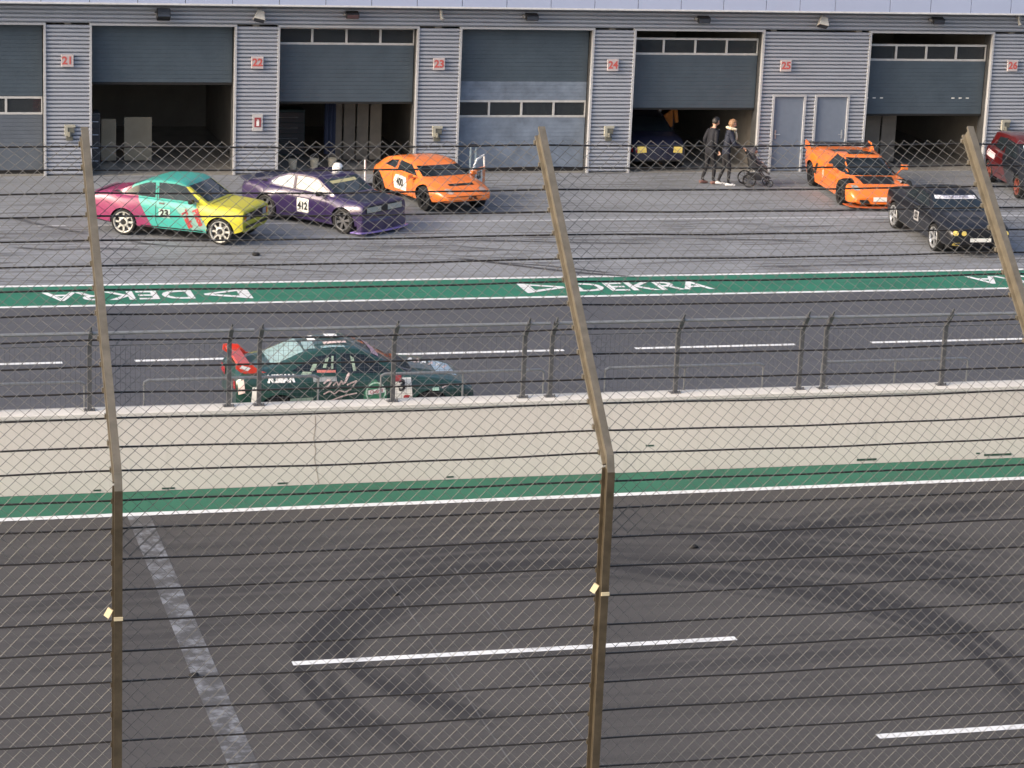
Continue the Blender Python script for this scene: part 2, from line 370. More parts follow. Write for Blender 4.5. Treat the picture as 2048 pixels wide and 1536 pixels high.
for k in range(95):   # long thin streaks along the apron
    x = random.uniform(-2, 32); y = random.uniform(52.4, 57.9) if k % 5 else random.uniform(58.6, 61.5); L_ = random.uniform(.6, 4.5); a_ = random.uniform(-.03, .05)
    sk.one([(x+L_*u, y+L_*u*a_+random.uniform(-.012, .012)) for u in (0, .3, .6, 1)], random.uniform(.05, .13), random.uniform(.35, .95), 1.2)
sk.done('tyre_marks', m_skid); sk.patch(m_track)

# painted lettering on the green strip
def ground_text(name, cx, cy, flip):
    vs, fs = text_mesh('DEKRA', 1.0, .018)
    xs = [v.x for v in vs]; ys = [v.y for v in vs]; wx, wy = max(xs)-min(xs), max(ys)-min(ys); mx, my = (max(xs)+min(xs))/2, (max(ys)+min(ys))/2
    b = MB(); P = []
    for v in vs:
        x, y = (v.x-mx)/wx*3.05, (v.y-my)/wy*.78
        P.append((x+.55, y))
    b.add([(x, y, 0) for x, y in P], fs)
    # triangle emblem: thick upright bar and two tapering strokes
    ox, oy = -2.15, 0
    for quad in (((-.0, .48), (.24, .40), (.24, -.20), (-.0, -.48)), ((0, .48), (.95, .10), (.95, -.04), (.24, .22)), ((.0, -.48), (.95, -.04), (.95, .10), (.16, -.24))):
        b.add([(ox+x, oy+y, .001*(k+1)) for k, (x, y) in enumerate(quad)], [(0, 3, 2, 1)])
    o = b.build(name, m_white); o.location = (cx, cy, .009); o.rotation_euler = (0, 0, math.pi if flip else 0)
    return tag(o, kind='structure')
ground_text('painted_lettering', 6.58, 50.98, True)
ground_text('painted_lettering', 16.72, 50.98, False)
ground_text('painted_lettering', 27.1, 50.98, True)

# ================================================================== PIT WALL
pw = empty('pit_wall', (10, 37.65, 0), 0, 'long low cream concrete wall between the race track and the pit lane', 'wall')
b = MB(); b.box(LX0-10, LX1-10, -.18, .20, 0, 1.19); b.build('wall_body', m_wall, pw)
b = MB(); b.box(LX0-10, LX1-10, -.205, .215, 1.19, 1.255); b.build('coping', m_cap, pw, bevel=.008)
m_stain = NT('brown_crack_stain'); m_stain = m_stain.set(color=m_stain.ramp(m_stain.noise(30, 5, .8), [(.4, (.30, .24, .20)), (.6, (.55, .48, .42))]), rough=.8)
b = MB(); P = [(7.47-10, 1.12), (7.48-10, .95), (7.455-10, .75), (7.49-10, .55), (7.475-10, .42), (7.50-10, .3), (7.55-10, .02)]
for (x0, z0), (x1, z1) in zip(P[:-1], P[1:]): b.add([(x0-.007, -.183, z0), (x0+.007, -.183, z0), (x1+.008, -.183, z1), (x1-.008, -.183, z1)], [(0, 3, 2, 1)])
b.build('wall_crack', m_stain, pw)
b = MB()
for x, z, wd in ((12.9, .43, .14), (4.05, .03, .12), (6.9, .03, .16), (5.1, .02, .2), (16.6, .05, .35), (18.9, .05, .5), (9.6, .03, .12), (18.75, .09, .07)):
    b.box(x-10, x+wd-10, -.186, -.17, z, z+.025+.01*(wd > .3))
b.build('wall_scrape', mat('green_black_scrape', (.03, .07, .05), .7), pw)

# spectator fence on the pit wall
m_wfence = mat('weathered_grey_post', (.105, .108, .115), .5, .25, .2, 9)
m_wrail = mat('pale_steel_rail', (.24, .25, .26), .42, .4, .12, 9)
def wall_fence(xs, label):
    x0 = xs[0]
    r = empty('wall_fence', (x0, 37.68, 1.255), 0, label, 'fence', 'steel mesh fence sections standing on the pit wall')
    for i, x in enumerate(xs):
        dx = x-x0; b = MB()
        b.box(dx-.032, dx+.032, -.03, .03, 0.012, 1.02)
        T = Matrix.Translation((dx, 0, 1.0)) @ Matrix.Rotation(R(36), 4, 'X')
        b.box(-.03, .03, -.028, .028, 0, .34, T)
        b.box(-.012, .012, -.012, .012, .34, .45, T)
        b.box(dx-.085, dx+.085, -.065, .065, 0, .012)
        for sx in (-.065, .065): b.tube([(dx+sx, -.04, .01), (dx+sx, -.04, .045)], .013, 6)
        b.build('post', m_wfence, r)
    T = (Matrix.Rotation(R(36), 4, 'X') @ Vector((0, 0, .30)))+Vector((0, 0, 1.0))
    L = xs[-1]-xs[0]
    MB().tube([(-.03, T.y, T.z), (L+.35, T.y, T.z)], .028, 8).build('top_rail', m_wrail, r, smooth=40)
    MB().tube([(-.03, -.045, 1.02), (L+.03, -.045, 1.02)], .009, 6).build('bend_wire', m_wfence, r)
    b = MB(); y = .045; a = .0022
    n = int(L/.075)
    for i in range(n+1):
        x = L*i/n; b.tube([(x, y, .03), (x, y, 1.0)], a, 3, cap=False)
    for j in range(14):
        z = .03+.97*j/13; b.tube([(0, y, z), (L, y, z)], a, 3, cap=False)
    b.build('mesh_panel', m_wfence, r)
WF = [([-4.6, -2.35, -.1], 'outermost grey wall fence section beyond the left edge'),
      ([.35, 4.0-1.85, 4.02, 6.15], 'grey mesh fence section at the left end of the pit wall'),
      ([6.62, 8.74, 10.86], 'grey mesh fence section on pit wall in front of the green race car'),
      ([11.31, 13.42, 15.56], 'grey mesh fence section on pit wall right of the middle tall brown post'),
      ([15.98, 18.1, 20.3], 'grey mesh fence section on pit wall at the right edge of the photo')]
for xs, lb in WF[1:]: wall_fence(xs, lb)
gp = []
for k, (x0, x1, lb) in enumerate([(1.25, 3.97, 'low steel guard rail behind pit wall left of the first tall brown fence post'), (4.88, 7.6, 'low steel guard rail in front of the tail of the green race car'),
                   (8.6, 11.27, 'low steel guard rail before the bonnet of the green race car'), (12.3, 15.02, 'low steel guard rail just right of the middle tall fence post'), (16.05, 18.68, 'low steel guard rail at the right end of the pit wall in view')]):
    r = empty('guard_rail', (x0, 37.93, 0), 0, lb, 'guard rail', 'low guard rails along the pit side of the wall')
    L = x1-x0
    MB().tube([(0, 0, 1.60), (0.06, 0, 1.635), (L-.06, 0, 1.635), (L, 0, 1.60)], .024, 8).build('handrail', m_wrail, r, smooth=40)
    for x in (0.0, L/2, L): MB().tube([(x, 0, 0), (x, 0, 1.61)], .017, 6).build('leg', m_wrail, r)

# ================================================================== FOREGROUND DEBRIS FENCE
BZ, CA, SA = 7.93, .723, .690
m_post = mat('brown_weathered_post', (.092, .075, .052), .42, .35, .3, 14, bump=.2)
m_arm = mat('pale_zinc_arm', (.20, .175, .135), .34, .45, .2, 14, bump=.2)
m_cable = mat('dark_tension_cable', (.028, .024, .022), .5, .3, .2, 20)
m_mesh = mat('galvanised_mesh_wire', (.18, .176, .168), .45, .2, .2, 30)
fence = empty('debris_fence', (3.9, 12, 5.2), 0, 'tall brown debris fence with chain link mesh and cables leaning over the race track', 'fence')
FO = Vector((3.9, 12, 5.2))
def isec(h, wd, tf, tw):   # I profile, (x, d) d along depth, 0 at track side flange
    return [(-wd/2, 0), (wd/2, 0), (wd/2, -tf), (tw/2, -tf), (tw/2, -h+tf), (wd/2, -h+tf), (wd/2, -h), (-wd/2, -h), (-wd/2, -h+tf), (-tw/2, -h+tf), (-tw/2, -tf), (-wd/2, -tf)]
sec = isec(.10, .040, .009, .005); sec2 = isec(.10, .038, .016, .005); ns = len(sec)
def post_run(b, x, a, c, nrm_a, nrm_c, sec=sec):   # a, c: (y,z) start / end on track side; nrm: depth dir (y,z)
    vs = []
    for (p, nn) in ((a, nrm_a), (c, nrm_c)):
        for sx, d in sec: vs.append((x+sx, p[0]+nn[0]*(-d), p[1]+nn[1]*(-d)))
    fs = [(i, (i+1) % ns, ns+(i+1) % ns, ns+i) for i in range(ns)]
    for o_ in (0, ns):
        q = [(0, 1, 2, 11), (2, 3, 10, 11), (3, 4, 9, 10), (4, 5, 8, 9), (5, 6, 7, 8)]
        fs += [tuple(i+o_ for i in f) for f in q]
    b.add(vs, fs)
for px_ in (-1.12, 1.41, 3.92, 6.51, 9.04):
    x = px_-FO.x; b = MB()
    post_run(b, x, (0, -.1), (0, BZ-5.2-.01), (-1, 0), (-1, 0))
    for k in range(12):
        z = 7.84-k*.16-5.2; b.box(x-.025, x-.008, -.004, .012, z-.012, z+.012)
    b.build('post', m_post, fence)
    b = MB()
    post_run(b, x+.001, (0.0, BZ-5.2+.0), (2.11*CA, BZ-5.2+2.11*SA), (-SA*.98, CA*.98), (-SA*.98, CA*.98), sec2)
    zz = BZ-5.2
    b.add([(x+sx, y, z) for sx in (-.0035, .0035) for y, z in ((-.099, zz-.012), (0, zz-.012), (-.0675, zz+.072))], [(0, 1, 2), (5, 4, 3), (0, 3, 4, 1), (1, 4, 5, 2), (2, 5, 3, 0)])
    b.add([(x+sx, y, z) for sx in (-.0195, .0195) for y, z in ((-.0985, zz-.012), (-.0925, zz-.012), (-.062, zz+.069), (-.068, zz+.073))], [(0, 1, 2, 3), (7, 6, 5, 4), (0, 4, 5, 1), (1, 5, 6, 2), (2, 6, 7, 3), (3, 7, 4, 0)])
    for k in range(14):   # cable clips along the arm's track side
        s = .08+k*.1535; y, z = s*CA+.006, BZ-5.2+s*SA-.006
        b.box(x-.025, x-.008, y-.012, y+.014, z-.010, z+.016)
    b.build('arm', m_arm, fence)
    T = Matrix.Translation((x-.042, -.050, 7.28-5.2)) @ Matrix.Rotation(R(-35), 4, 'Z') @ Matrix.Rotation(R(28), 4, 'Y')
    b = MB().box(-.015, .015, -.004, .004, -.026, .026, T)
    b.build('splice_plate', mat('bright_zinc_plate', (.75, .66, .46), .4, .3, .05), fence)
    MB().box(x-.022, x+.022, -.108, -.1, 7.255-5.2, 7.273-5.2).build('joint_strap', mat('bright_zinc_plate', (.75, .66, .46)), fence)
def fpos(x, s, off=0.0):
    if s >= 0: return (x-FO.x, s*CA+off*SA, BZ-FO.z+s*SA-off*CA)
    return (x-FO.x, off, BZ-FO.z+s)
S_ARM = [.08, .215, .381, .53, .685, .843, .998, 1.149, 1.298, 1.457, 1.61, 1.759, 1.91, 2.064]
S_STR = [-.09, -.236] + [-.236-.1605*k for k in range(1, 11)]
for i, s in enumerate(S_ARM+S_STR):
    pts = []
    for x in np.arange(-1.4, 9.41, .1575):
        ph = (x-1.40)/2.53; sag = -.012*abs(math.sin(math.pi*ph))*(1 if s > 0 else .3)+.0015*math.sin(x*7+i)
        pts.append(fpos(x, s+sag, .012))
    MB().tube(pts, .0052, 6, cap=True).build('cable', m_cable, fence)
def chainlink(name, s_top, s_bot, off, phase):
    W, Hh = .0737, .0745; n_s = int((s_top-s_bot)/(Hh/2)); xs = np.arange(-1.3, 9.3, W/2)
    V = []; Fc = []; base = 0; rad = .0019
    def disp(x, s):
        n1 = noise.noise(Vector((x*1.1, s*1.3, off*50))); n2 = noise.noise(Vector((x*9, s*9, 3+off*50)))
        n3 = noise.noise(Vector((x*1.6, s*1.6, 9+off*50)))
        return x+.010*n1+.0028*n2, s+.010*n3+.0025*n2, .010*n3
    for k, xk in enumerate(xs):
        pts = []
        for n in range(n_s+1):
            s = s_top-n*Hh/2; x = xk+(W/4)*(1 if (n+k) % 2 else -1)*1.04+phase
            x, s2, dy = disp(x, s); p = np.array(fpos(x, s2, off+dy)); pts.append(p)
            if n < n_s:   # midpoint bowed so / and \ strands pass in front of and behind each other
                pass
        P = np.array(pts); m_ = len(P)
        T = np.diff(P, axis=0); T /= np.linalg.norm(T, axis=1)[:, None]
        side = np.cross(T, np.array((0, 1, .25))); side /= np.linalg.norm(side, axis=1)[:, None]; up = np.cross(T, side)
        for i in range(m_-1):
            bow = .0035*(1 if (i+k) % 2 else -1)
            A, B = P[i], P[i+1]; rr = rad if (B[0]-A[0])*(-1) > 0 else rad*.56  # backslash strands made thinner to stand in for their dimmer light
            for e in (A-T[i]*.0015, B+T[i]*.0015):
                for sx, sy in ((1, 0), (0, 1), (-1, 0), (0, -1)): V.append(e+side[i]*rr*sx+up[i]*rr*sy)
            for q in range(4): Fc.append((base+q, base+(q+1) % 4, base+4+(q+1) % 4, base+4+q))
            base += 8
    V = np.array(V, dtype=np.float32); Fc = np.array(Fc, dtype=np.int32)
    me = bpy.data.meshes.new(name); me.vertices.add(len(V)); me.vertices.foreach_set('co', V.ravel())
    me.loops.add(Fc.size); me.loops.foreach_set('vertex_index', Fc.ravel()); me.polygons.add(len(Fc))
    me.polygons.foreach_set('loop_start', np.arange(0, Fc.size, 4, dtype=np.int32)); me.polygons.foreach_set('loop_total', np.full(len(Fc), 4, dtype=np.int32))
    me.polygons.foreach_set('use_smooth', np.ones(len(Fc), dtype=bool))
    me.update(calc_edges=True); me.materials.append(m_mesh)
    o = bpy.data.objects.new(name, me); col.objects.link(o); o.parent = fence; return o
chainlink('chain_link_mesh', 2.085, -.40, .004, 0)
chainlink('chain_link_mesh', 2.085-31*.0745, -2.4, .009, .007)
rw = MB().box(LX0, LX1, 10.6, 12.35, -.03, 5.2).build('retaining_wall', mat('grey_retaining_wall', (.30, .29, .28), .8, 0, .15, 2, bump=.3))
tag(rw, 'grey concrete retaining wall under the tall debris fence', 'wall')

# ================================================================== PIT BUILDING
BY = 64.9
bld = empty('pit_building', (16, BY, 0), 0, 'long grey corrugated metal pit building with a row of roller garage doors', 'building')
def L(b, x0, x1, y0, y1, z0, z1): return b.box(x0-16, x1-16, y0-BY, y1-BY, z0, z1)
DOORS = [(2.08, 5.84), (6.93, 10.68), (11.74, 15.48), (16.57, 20.27), (21.37, 25.10), (28.16, 31.90), (32.98+.15, 36.8)]
DZ = 3.84
def ribs(name, x0, x1, z0, z1, y=BY, parent=bld):
    b = MB(); n = max(1, int(round((z1-z0)/.1))); p = (z1-z0)/n; prof = []
    for i in range(n):
        z = z0+i*p
        prof += [(z, .085), (z+p*.34, .085), (z+p*.40, 0), (z+p*.96, 0)]
    prof.append((z1, .085))
    vs = []; fs = []
    for z, d in prof: vs += [(x0-16, y-BY+d, z), (x1-16, y-BY+d, z)]
    for i in range(len(prof)-1): fs.append((2*i, 2*i+1, 2*i+3, 2*i+2))
    b.add(vs, fs)
    L(b, x0, x1, y+.09, y+.14, z0, z1)
    return b.build(name, m_cladding, parent)
# cladding between the doors
prev = -30.0
edges = []
for (a, c) in DOORS: edges.append((prev, a)); prev = c
edges.append((prev, 70.0))
FT = .055
for i, (a, c) in enumerate(edges):
    if i == 0:
        ribs('wall_panel', a, c, 0.02, DZ); continue
    if abs(a-25.10) < .01:
        ribs('wall_panel', a, c, 2.14, DZ)
        for x0, x1 in ((a, 25.44), (26.42, 26.68), (27.70, c)): ribs('wall_panel', x0, x1, .02, 2.14)
    else:
        ribs('wall_panel', a, c, .02, DZ)
ribs('wall_panel', -30, 70, DZ+FT+.0, 4.42)
# frames round the doors, reveals, leaf
m_leaf_d = mat('dark_blue_grey_door', (.068, .092, .118), .42, 0, .10, 2.5)
m_leaf_l = mat('light_blue_grey_door', (.185, .225, .29), .36, 0, .25, 2.5)
m_leaf_m = mat('mid_blue_grey_door', (.115, .135, .165), .4, 0, .10, 2.5)
m_win = NT('garage_window_glass'); m_win.set(color=(.05, .06, .07), rough=.03, trans=.0, alpha=.45); m_win = m_win.m
REC = .32
def leaf_box(b, x0, x1, z0, z1):
    n = max(1, int(round((z1-z0)/.105))); p = (z1-z0)/n
    for i in range(n):
        z = z0+i*p
        L(b, x0, x1, BY+REC, BY+REC+.04, z+.006, z+p-.004)
    L(b, x0, x1, BY+REC+.006, BY+REC+.034, z0, z1)
m_wframe = mat('pale_window_frame', (.50, .50, .50), .4)
def window_strip(door, x0, x1, z0, z1, n=4, glow=None):
    fr = MB(); t = .055
    L(fr, x0, x1, BY+REC-.012, BY+REC+.05, z0, z0+t); L(fr, x0, x1, BY+REC-.012, BY+REC+.05, z1-t, z1)
    for k in range(n+1):
        xc = x0+(x1-x0)*k/n; a = max(x0, xc-t/2); c = min(x1, xc+t/2)
        if k == 0: a, c = x0, x0+.03
        if k == n: a, c = x1-.03, x1
        L(fr, a, c, BY+REC-.009, BY+REC+.047, z0+t, z1-t)
    f = fr.build('window_frame', m_wframe, door)
    for k in range(n):
        g = MB(); L(g, x0+(x1-x0)*k/n+.02, x0+(x1-x0)*(k+1)/n-.02, BY+REC+.015, BY+REC+.021, z0+t-.01, z1-t+.01)
        g.build('window_pane', m_win, f)
for di, (a, c) in enumerate(DOORS):
    b = MB()
    L(b, a-.0, a+FT, BY-.03, BY+.10, 0, DZ); L(b, c-FT, c, BY-.03, BY+.10, 0, DZ); L(b, a-.0, c, BY-.03, BY+.10, DZ, DZ+FT)
    b.build('door_frame', m_frame, bld)
    b = MB()
    L(b, a-.002, a+FT-.01, BY+.10, BY+REC+.2, 0, DZ); L(b, c-FT+.01, c+.002, BY+.10, BY+REC+.2, 0, DZ); L(b, a, c, BY+.10, BY+REC+.2, DZ+.006, DZ+.1)
    b.build('door_reveal', m_greysteel if di != 4 else m_greysteel, bld)
    x0, x1 = a+FT, c-FT-.01
    if di in (0, 3, 6):   # closed: dark upper sections, window strip, lower sections
        lf = MB(); leaf_box(lf, x0, x1, 2.42 if di == 3 else 2.0, DZ); d = lf.build('garage_door', m_leaf_d, bld)
        if di == 3: m2 = MB(); leaf_box(m2, x0, x1, 1.92, 2.42); m2.build('upper_section', m_leaf_l, d)
        z1_ = 1.92 if di == 3 else 1.99
        window_strip(d, x0, x1, z1_-.46, z1_)
        m2 = MB(); leaf_box(m2, x0, x1, .10, z1_-.46); m2.build('lower_section', m_leaf_l if di == 3 else m_leaf_m, d)
        m2 = MB(); L(m2, x0, x1, BY+REC-.01, BY+REC+.05, .0, .10); m2.build('rubber_seal', m_dark, d)
    elif di == 1:
        lf = MB(); leaf_box(lf, x0, x1, 2.36, DZ); d = lf.build('garage_door', m_leaf_d, bld)
        m2 = MB(); L(m2, x0, x1, BY+REC-.01, BY+REC+.05, 2.30, 2.36); m2.build('rubber_seal', m_dark, d)
    else:
        zt, zb = {2: (3.82, 1.82), 4: (3.62, 1.67), 5: (3.50, 1.51)}[di]
        lf = MB(); leaf_box(lf, x0, x1, zb+.05, zt-.46); d = lf.build('garage_door', m_leaf_d, bld)
        window_strip(d, x0, x1, zt-.46, zt)
        m2 = MB(); L(m2, x0, x1, BY+REC-.01, BY+REC+.05, zb, zb+.05); m2.build('rubber_seal', m_dark, d)
        if di == 5:
            m2 = MB()
            for xx in (28.30, 28.52, 28.74, 30.9, 31.12, 31.34): L(m2, xx, xx+.09, BY+REC-.004, BY+REC+.01, 1.99, 2.02)
            m2.build('vent_slot_row', m_plate, d)
# personnel doors
m_pd = mat('blue_grey_steel_door', (.18, .215, .28), .45, 0, .06)
for (x0, x1, hs) in ((25.50, 26.36, -1), (26.74, 27.64, 1)):
    b = MB(); L(b, x0-.06, x0, BY-.025, BY+.1, 0, 2.08); L(b, x1, x1+.06, BY-.025, BY+.1, 0, 2.08); L(b, x0-.06, x1+.06, BY-.025, BY+.1, 2.08, 2.14)
    b.build('door_frame', m_frame, bld)
    b = MB(); L(b, x0, x1, BY+.03, BY+.08, .03, 2.08); d = b.build('personnel_door', m_pd, bld)
    xh = (x0+.09 if hs < 0 else x1-.09)-16
    b = MB(); b.box(xh-.02, xh+.02, .018, .03, .92, 1.16); b.tube([(xh, .02, 1.04), (xh, -.03, 1.04), (xh-hs*.12, -.03, 1.04)], .011, 6)
    b.build('door_handle', m_silver, d)
# fascia of pale panels, storeys above
b = MB(); xs = [-29.5+i*1.2125 for i in range(0)]
js = [5.72-16+.0]
x = 5.68-1.2*26; cuts = []
while x < 60: cuts.append(x); x += 1.2
cuts = [c for c in cuts if not 24.0 < c < 28.0]+[24.89, 25.86, 26.88]
cuts = sorted(cuts)
FY = 64.42
for i in range(len(cuts)-1):
    w_ = cuts[i+1]-cuts[i]
    if w_ > .3: L(b, cuts[i]+.008, cuts[i+1]-.008, FY, FY+.03, 4.47, 5.60)
b.build('fascia_panel_row', m_fascia, bld)
b = MB(); L(b, -30, 60, FY+.035, FY+.40, 4.46, 5.62); L(b, -30, 60, FY-.012, FY+.9, 5.62, 5.72); b.build('fascia_back', mat('dark_joint', (.08, .08, .09), .6), bld)
b = MB(); L(b, -30, 60, FY-.008, FY+.47, 4.425, 4.47); b.build('fascia_edge_trim', mat('silver_edge_trim', (.62, .63, .66), .35), bld)
b = MB(); L(b, -30, 60, BY+.6, BY+14, 5.72, 13.5); up = b.build('upper_storeys', m_fascia, bld)
b = MB()
for z in (6.6, 9.8): L(b, -29, 59, BY+.56, BY+.62, z, z+1.6)
b.build('window_band', m_glass, up)
b = MB(); L(b, -30.4, 60.4, BY+.1, BY+14.4, 13.5, 13.8); b.build('roof', m_greysteel, bld)
# rooms behind the doors
m_room = mat('grey_room_wall', (.32, .29, .26), .8, 0, .15, 1.2)
m_roomf = mat('polished_garage_floor', (.32, .31, .29), .22, 0, .2, 1.5)
b = MB(); L(b, -30, 60, BY+8.0, BY+8.2, 0, 4.6); L(b, -30, 60, BY+.5, BY+8.2, 4.35, 4.6)
for x in (6.4, 11.2, 16.02, 20.82, 25.4, 27.9, 32.5, 37.4): L(b, x-.08, x+.08, BY+.15, BY+8, 0, 4.35)
b.build('room_walls', m_room, bld)
b = MB(); L(b, -30, 60, BY+.0, BY+8.2, -.02, .006); b.build('garage_floor', m_roomf, bld)

# number signs
m_sign = mat('pink_white_sign_board', (.50, .44, .45), .5)
m_signt = mat('faded_red_digits', (.52, .10, .09), .5)
for t_, x, z in (('21', 6.37, 2.95), ('22', 11.21, 2.93), ('23', 16.02, 2.92), ('24', 20.80, 2.92), ('25', 25.74, 2.93), ('26', 32.50, 2.97)):
    r = empty('number_sign', (x, BY-.06, z), 0, f'small square wall sign with the red number {t_} on corrugated cladding', 'sign', 'garage number signs')
    MB().box(-.155, .155, -.012, .045, -.155, .155).build('board', m_sign, r, bevel=.006)
    vs, fs = text_mesh(t_, .27, .009); MB().add([(v.x*1.0, -.016, v.y) for v in vs], fs).build('digits', m_signt, r)
fx = empty('fire_point_sign', (11.24, BY-.05, 1.38), 0, 'small red fire extinguisher sign on a white board below number 22', 'sign')
MB().box(-.13, .13, -.01, .03, -.22, .22).build('board', mat('dirty_white_board', (.5, .49, .5), .5), fx)
MB().box(-.085, .085, -.018, -.008, -.12, .13).build('red_field', mat('fire_red', (.28, .05, .06), .5), fx)
b = MB(); b.box(-.035, .035, -.024, -.014, -.09, .04); b.box(-.02, .03, -.024, -.014, .05, .075); b.build('pictogram', m_text_white, fx)
# loudspeakers and floodlights under the fascia
m_spk = mat('pale_loudspeaker_plastic', (.50, .49, .46), .5)
def floodlight(x, z, lb, big=False):
    r = empty('floodlight', (x, BY-.02, z), 0, lb, 'floodlight', 'floodlights above the garage doors')
    h = .27 if big else .15; wv = .17
    T = Matrix.Translation((0, -.20, 0)) @ Matrix.Rotation(R(18 if not big else -35), 4, 'X')
    MB().box(-wv, wv, -.10, .10, -h/2, h/2, T).build('housing', m_black, r, bevel=.015)
    MB().box(-wv+.02, wv-.02, -.108, -.10, -h/2+.02, h/2-.02, T).build('lens', mat('floodlight_lens', (.05, .06, .08), .08), r)
    b = MB()
    for s in (-1, 1): b.box(s*(wv+.012)-.008, s*(wv+.012)+.008, -.22, .02, -.03, .03)
    b.box(-wv-.02, wv+.02, .0, .02, -.05, .05); b.build('bracket', m_steel, r)
for x, z, lb, bg_ in ((8.76, 4.16, 'large dark floodlight tilted down above the open garage door next to number 21', True), (13.63, 4.2, 'small black floodlight above the garage door between numbers 22 and 23', False),
                (18.44, 4.2, 'small black floodlight above the closed garage door between numbers 23 and 24', False), (23.23, 4.18, 'small black floodlight above the garage door between numbers 24 and 25', False),
                (30.05, 4.22, 'small black floodlight above the garage door between numbers 25 and 26', False)): floodlight(x, z, lb, bg_)
def speaker(x, z, lb, slim=False):
    r = empty('loudspeaker', (x, BY-.02, z), 0, lb, 'loudspeaker', 'pale loudspeakers on the pit building')
    if slim:
        MB().tube([(0, -.12, .12), (0, -.14, -.02), (0.02, -.20, -.12)], [.04, .035, .055], 10).build('horn', m_spk, r, smooth=40)
    else:
        T = Matrix.Translation((0, -.12, .08)) @ Matrix.Rotation(R(-28), 4, 'X') @ Matrix.Rotation(R(14), 4, 'Y')
        b = MB(); q = [(-.09, -.07, 0), (.09, -.07, 0), (.09, .07, 0), (-.09, .07, 0), (-.15, -.12, -.26), (.15, -.12, -.26), (.15, .12, -.26), (-.15, .12, -.26)]
        b.add([T @ Vector(v) for v in q], [(0, 1, 2, 3), (7, 6, 5, 4), (0, 4, 5, 1), (1, 5, 6, 2), (2, 6, 7, 3), (3, 7, 4, 0)]); b.build('horn', m_spk, r, bevel=.012)
        MB().box(-.13, .13, -.10, .10, -.272, -.262, T).build('grille', m_black, r)
    MB().box(-.04, .04, -.10, .02, .04, .14).build('bracket', m_steel, r)
speaker(11.26, 4.18, 'wide pale horn loudspeaker above number 22'); speaker(16.01, 4.22, 'slim pale loudspeaker above number 23', True)
speaker(26.71, 4.18, 'wide pale horn loudspeaker above the two personnel doors'); speaker(32.52, 4.24, 'slim pale loudspeaker above number 26 by the right edge', True)
# socket boxes low on the pillars
m_sock = mat('beige_socket_box', (.40, .39, .33), .5); m_sockd = mat('olive_grey_plug', (.13, .13, .11), .6)
for x, z, n_ in ((6.42, 1.16, '21'), (16.03, 1.12, '23'), (20.78, 1.12, '24'), (32.45, 1.28, '26')):
    r = empty('socket_box', (x, BY-.03, z), 0, f'beige power socket box with a dark plug low on the pillar of number {n_}', 'socket box', 'power socket boxes on the pillars')
    b = MB(); b.box(-.12, .14, -.05, .04, .10, .16); b.box(-.12, -.05, -.055, .04, -.12, .10); b.build('cover', m_sock, r)
    b = MB(); b.box(-.05, .12, -.04, .04, -.06, .10); b.tube([(.0, -.06, -.02), (0, -.09, -.14)], .05, 8); b.box(-.08, .09, -.03, .04, -.24, -.12); b.build('plug', m_sockd, r)

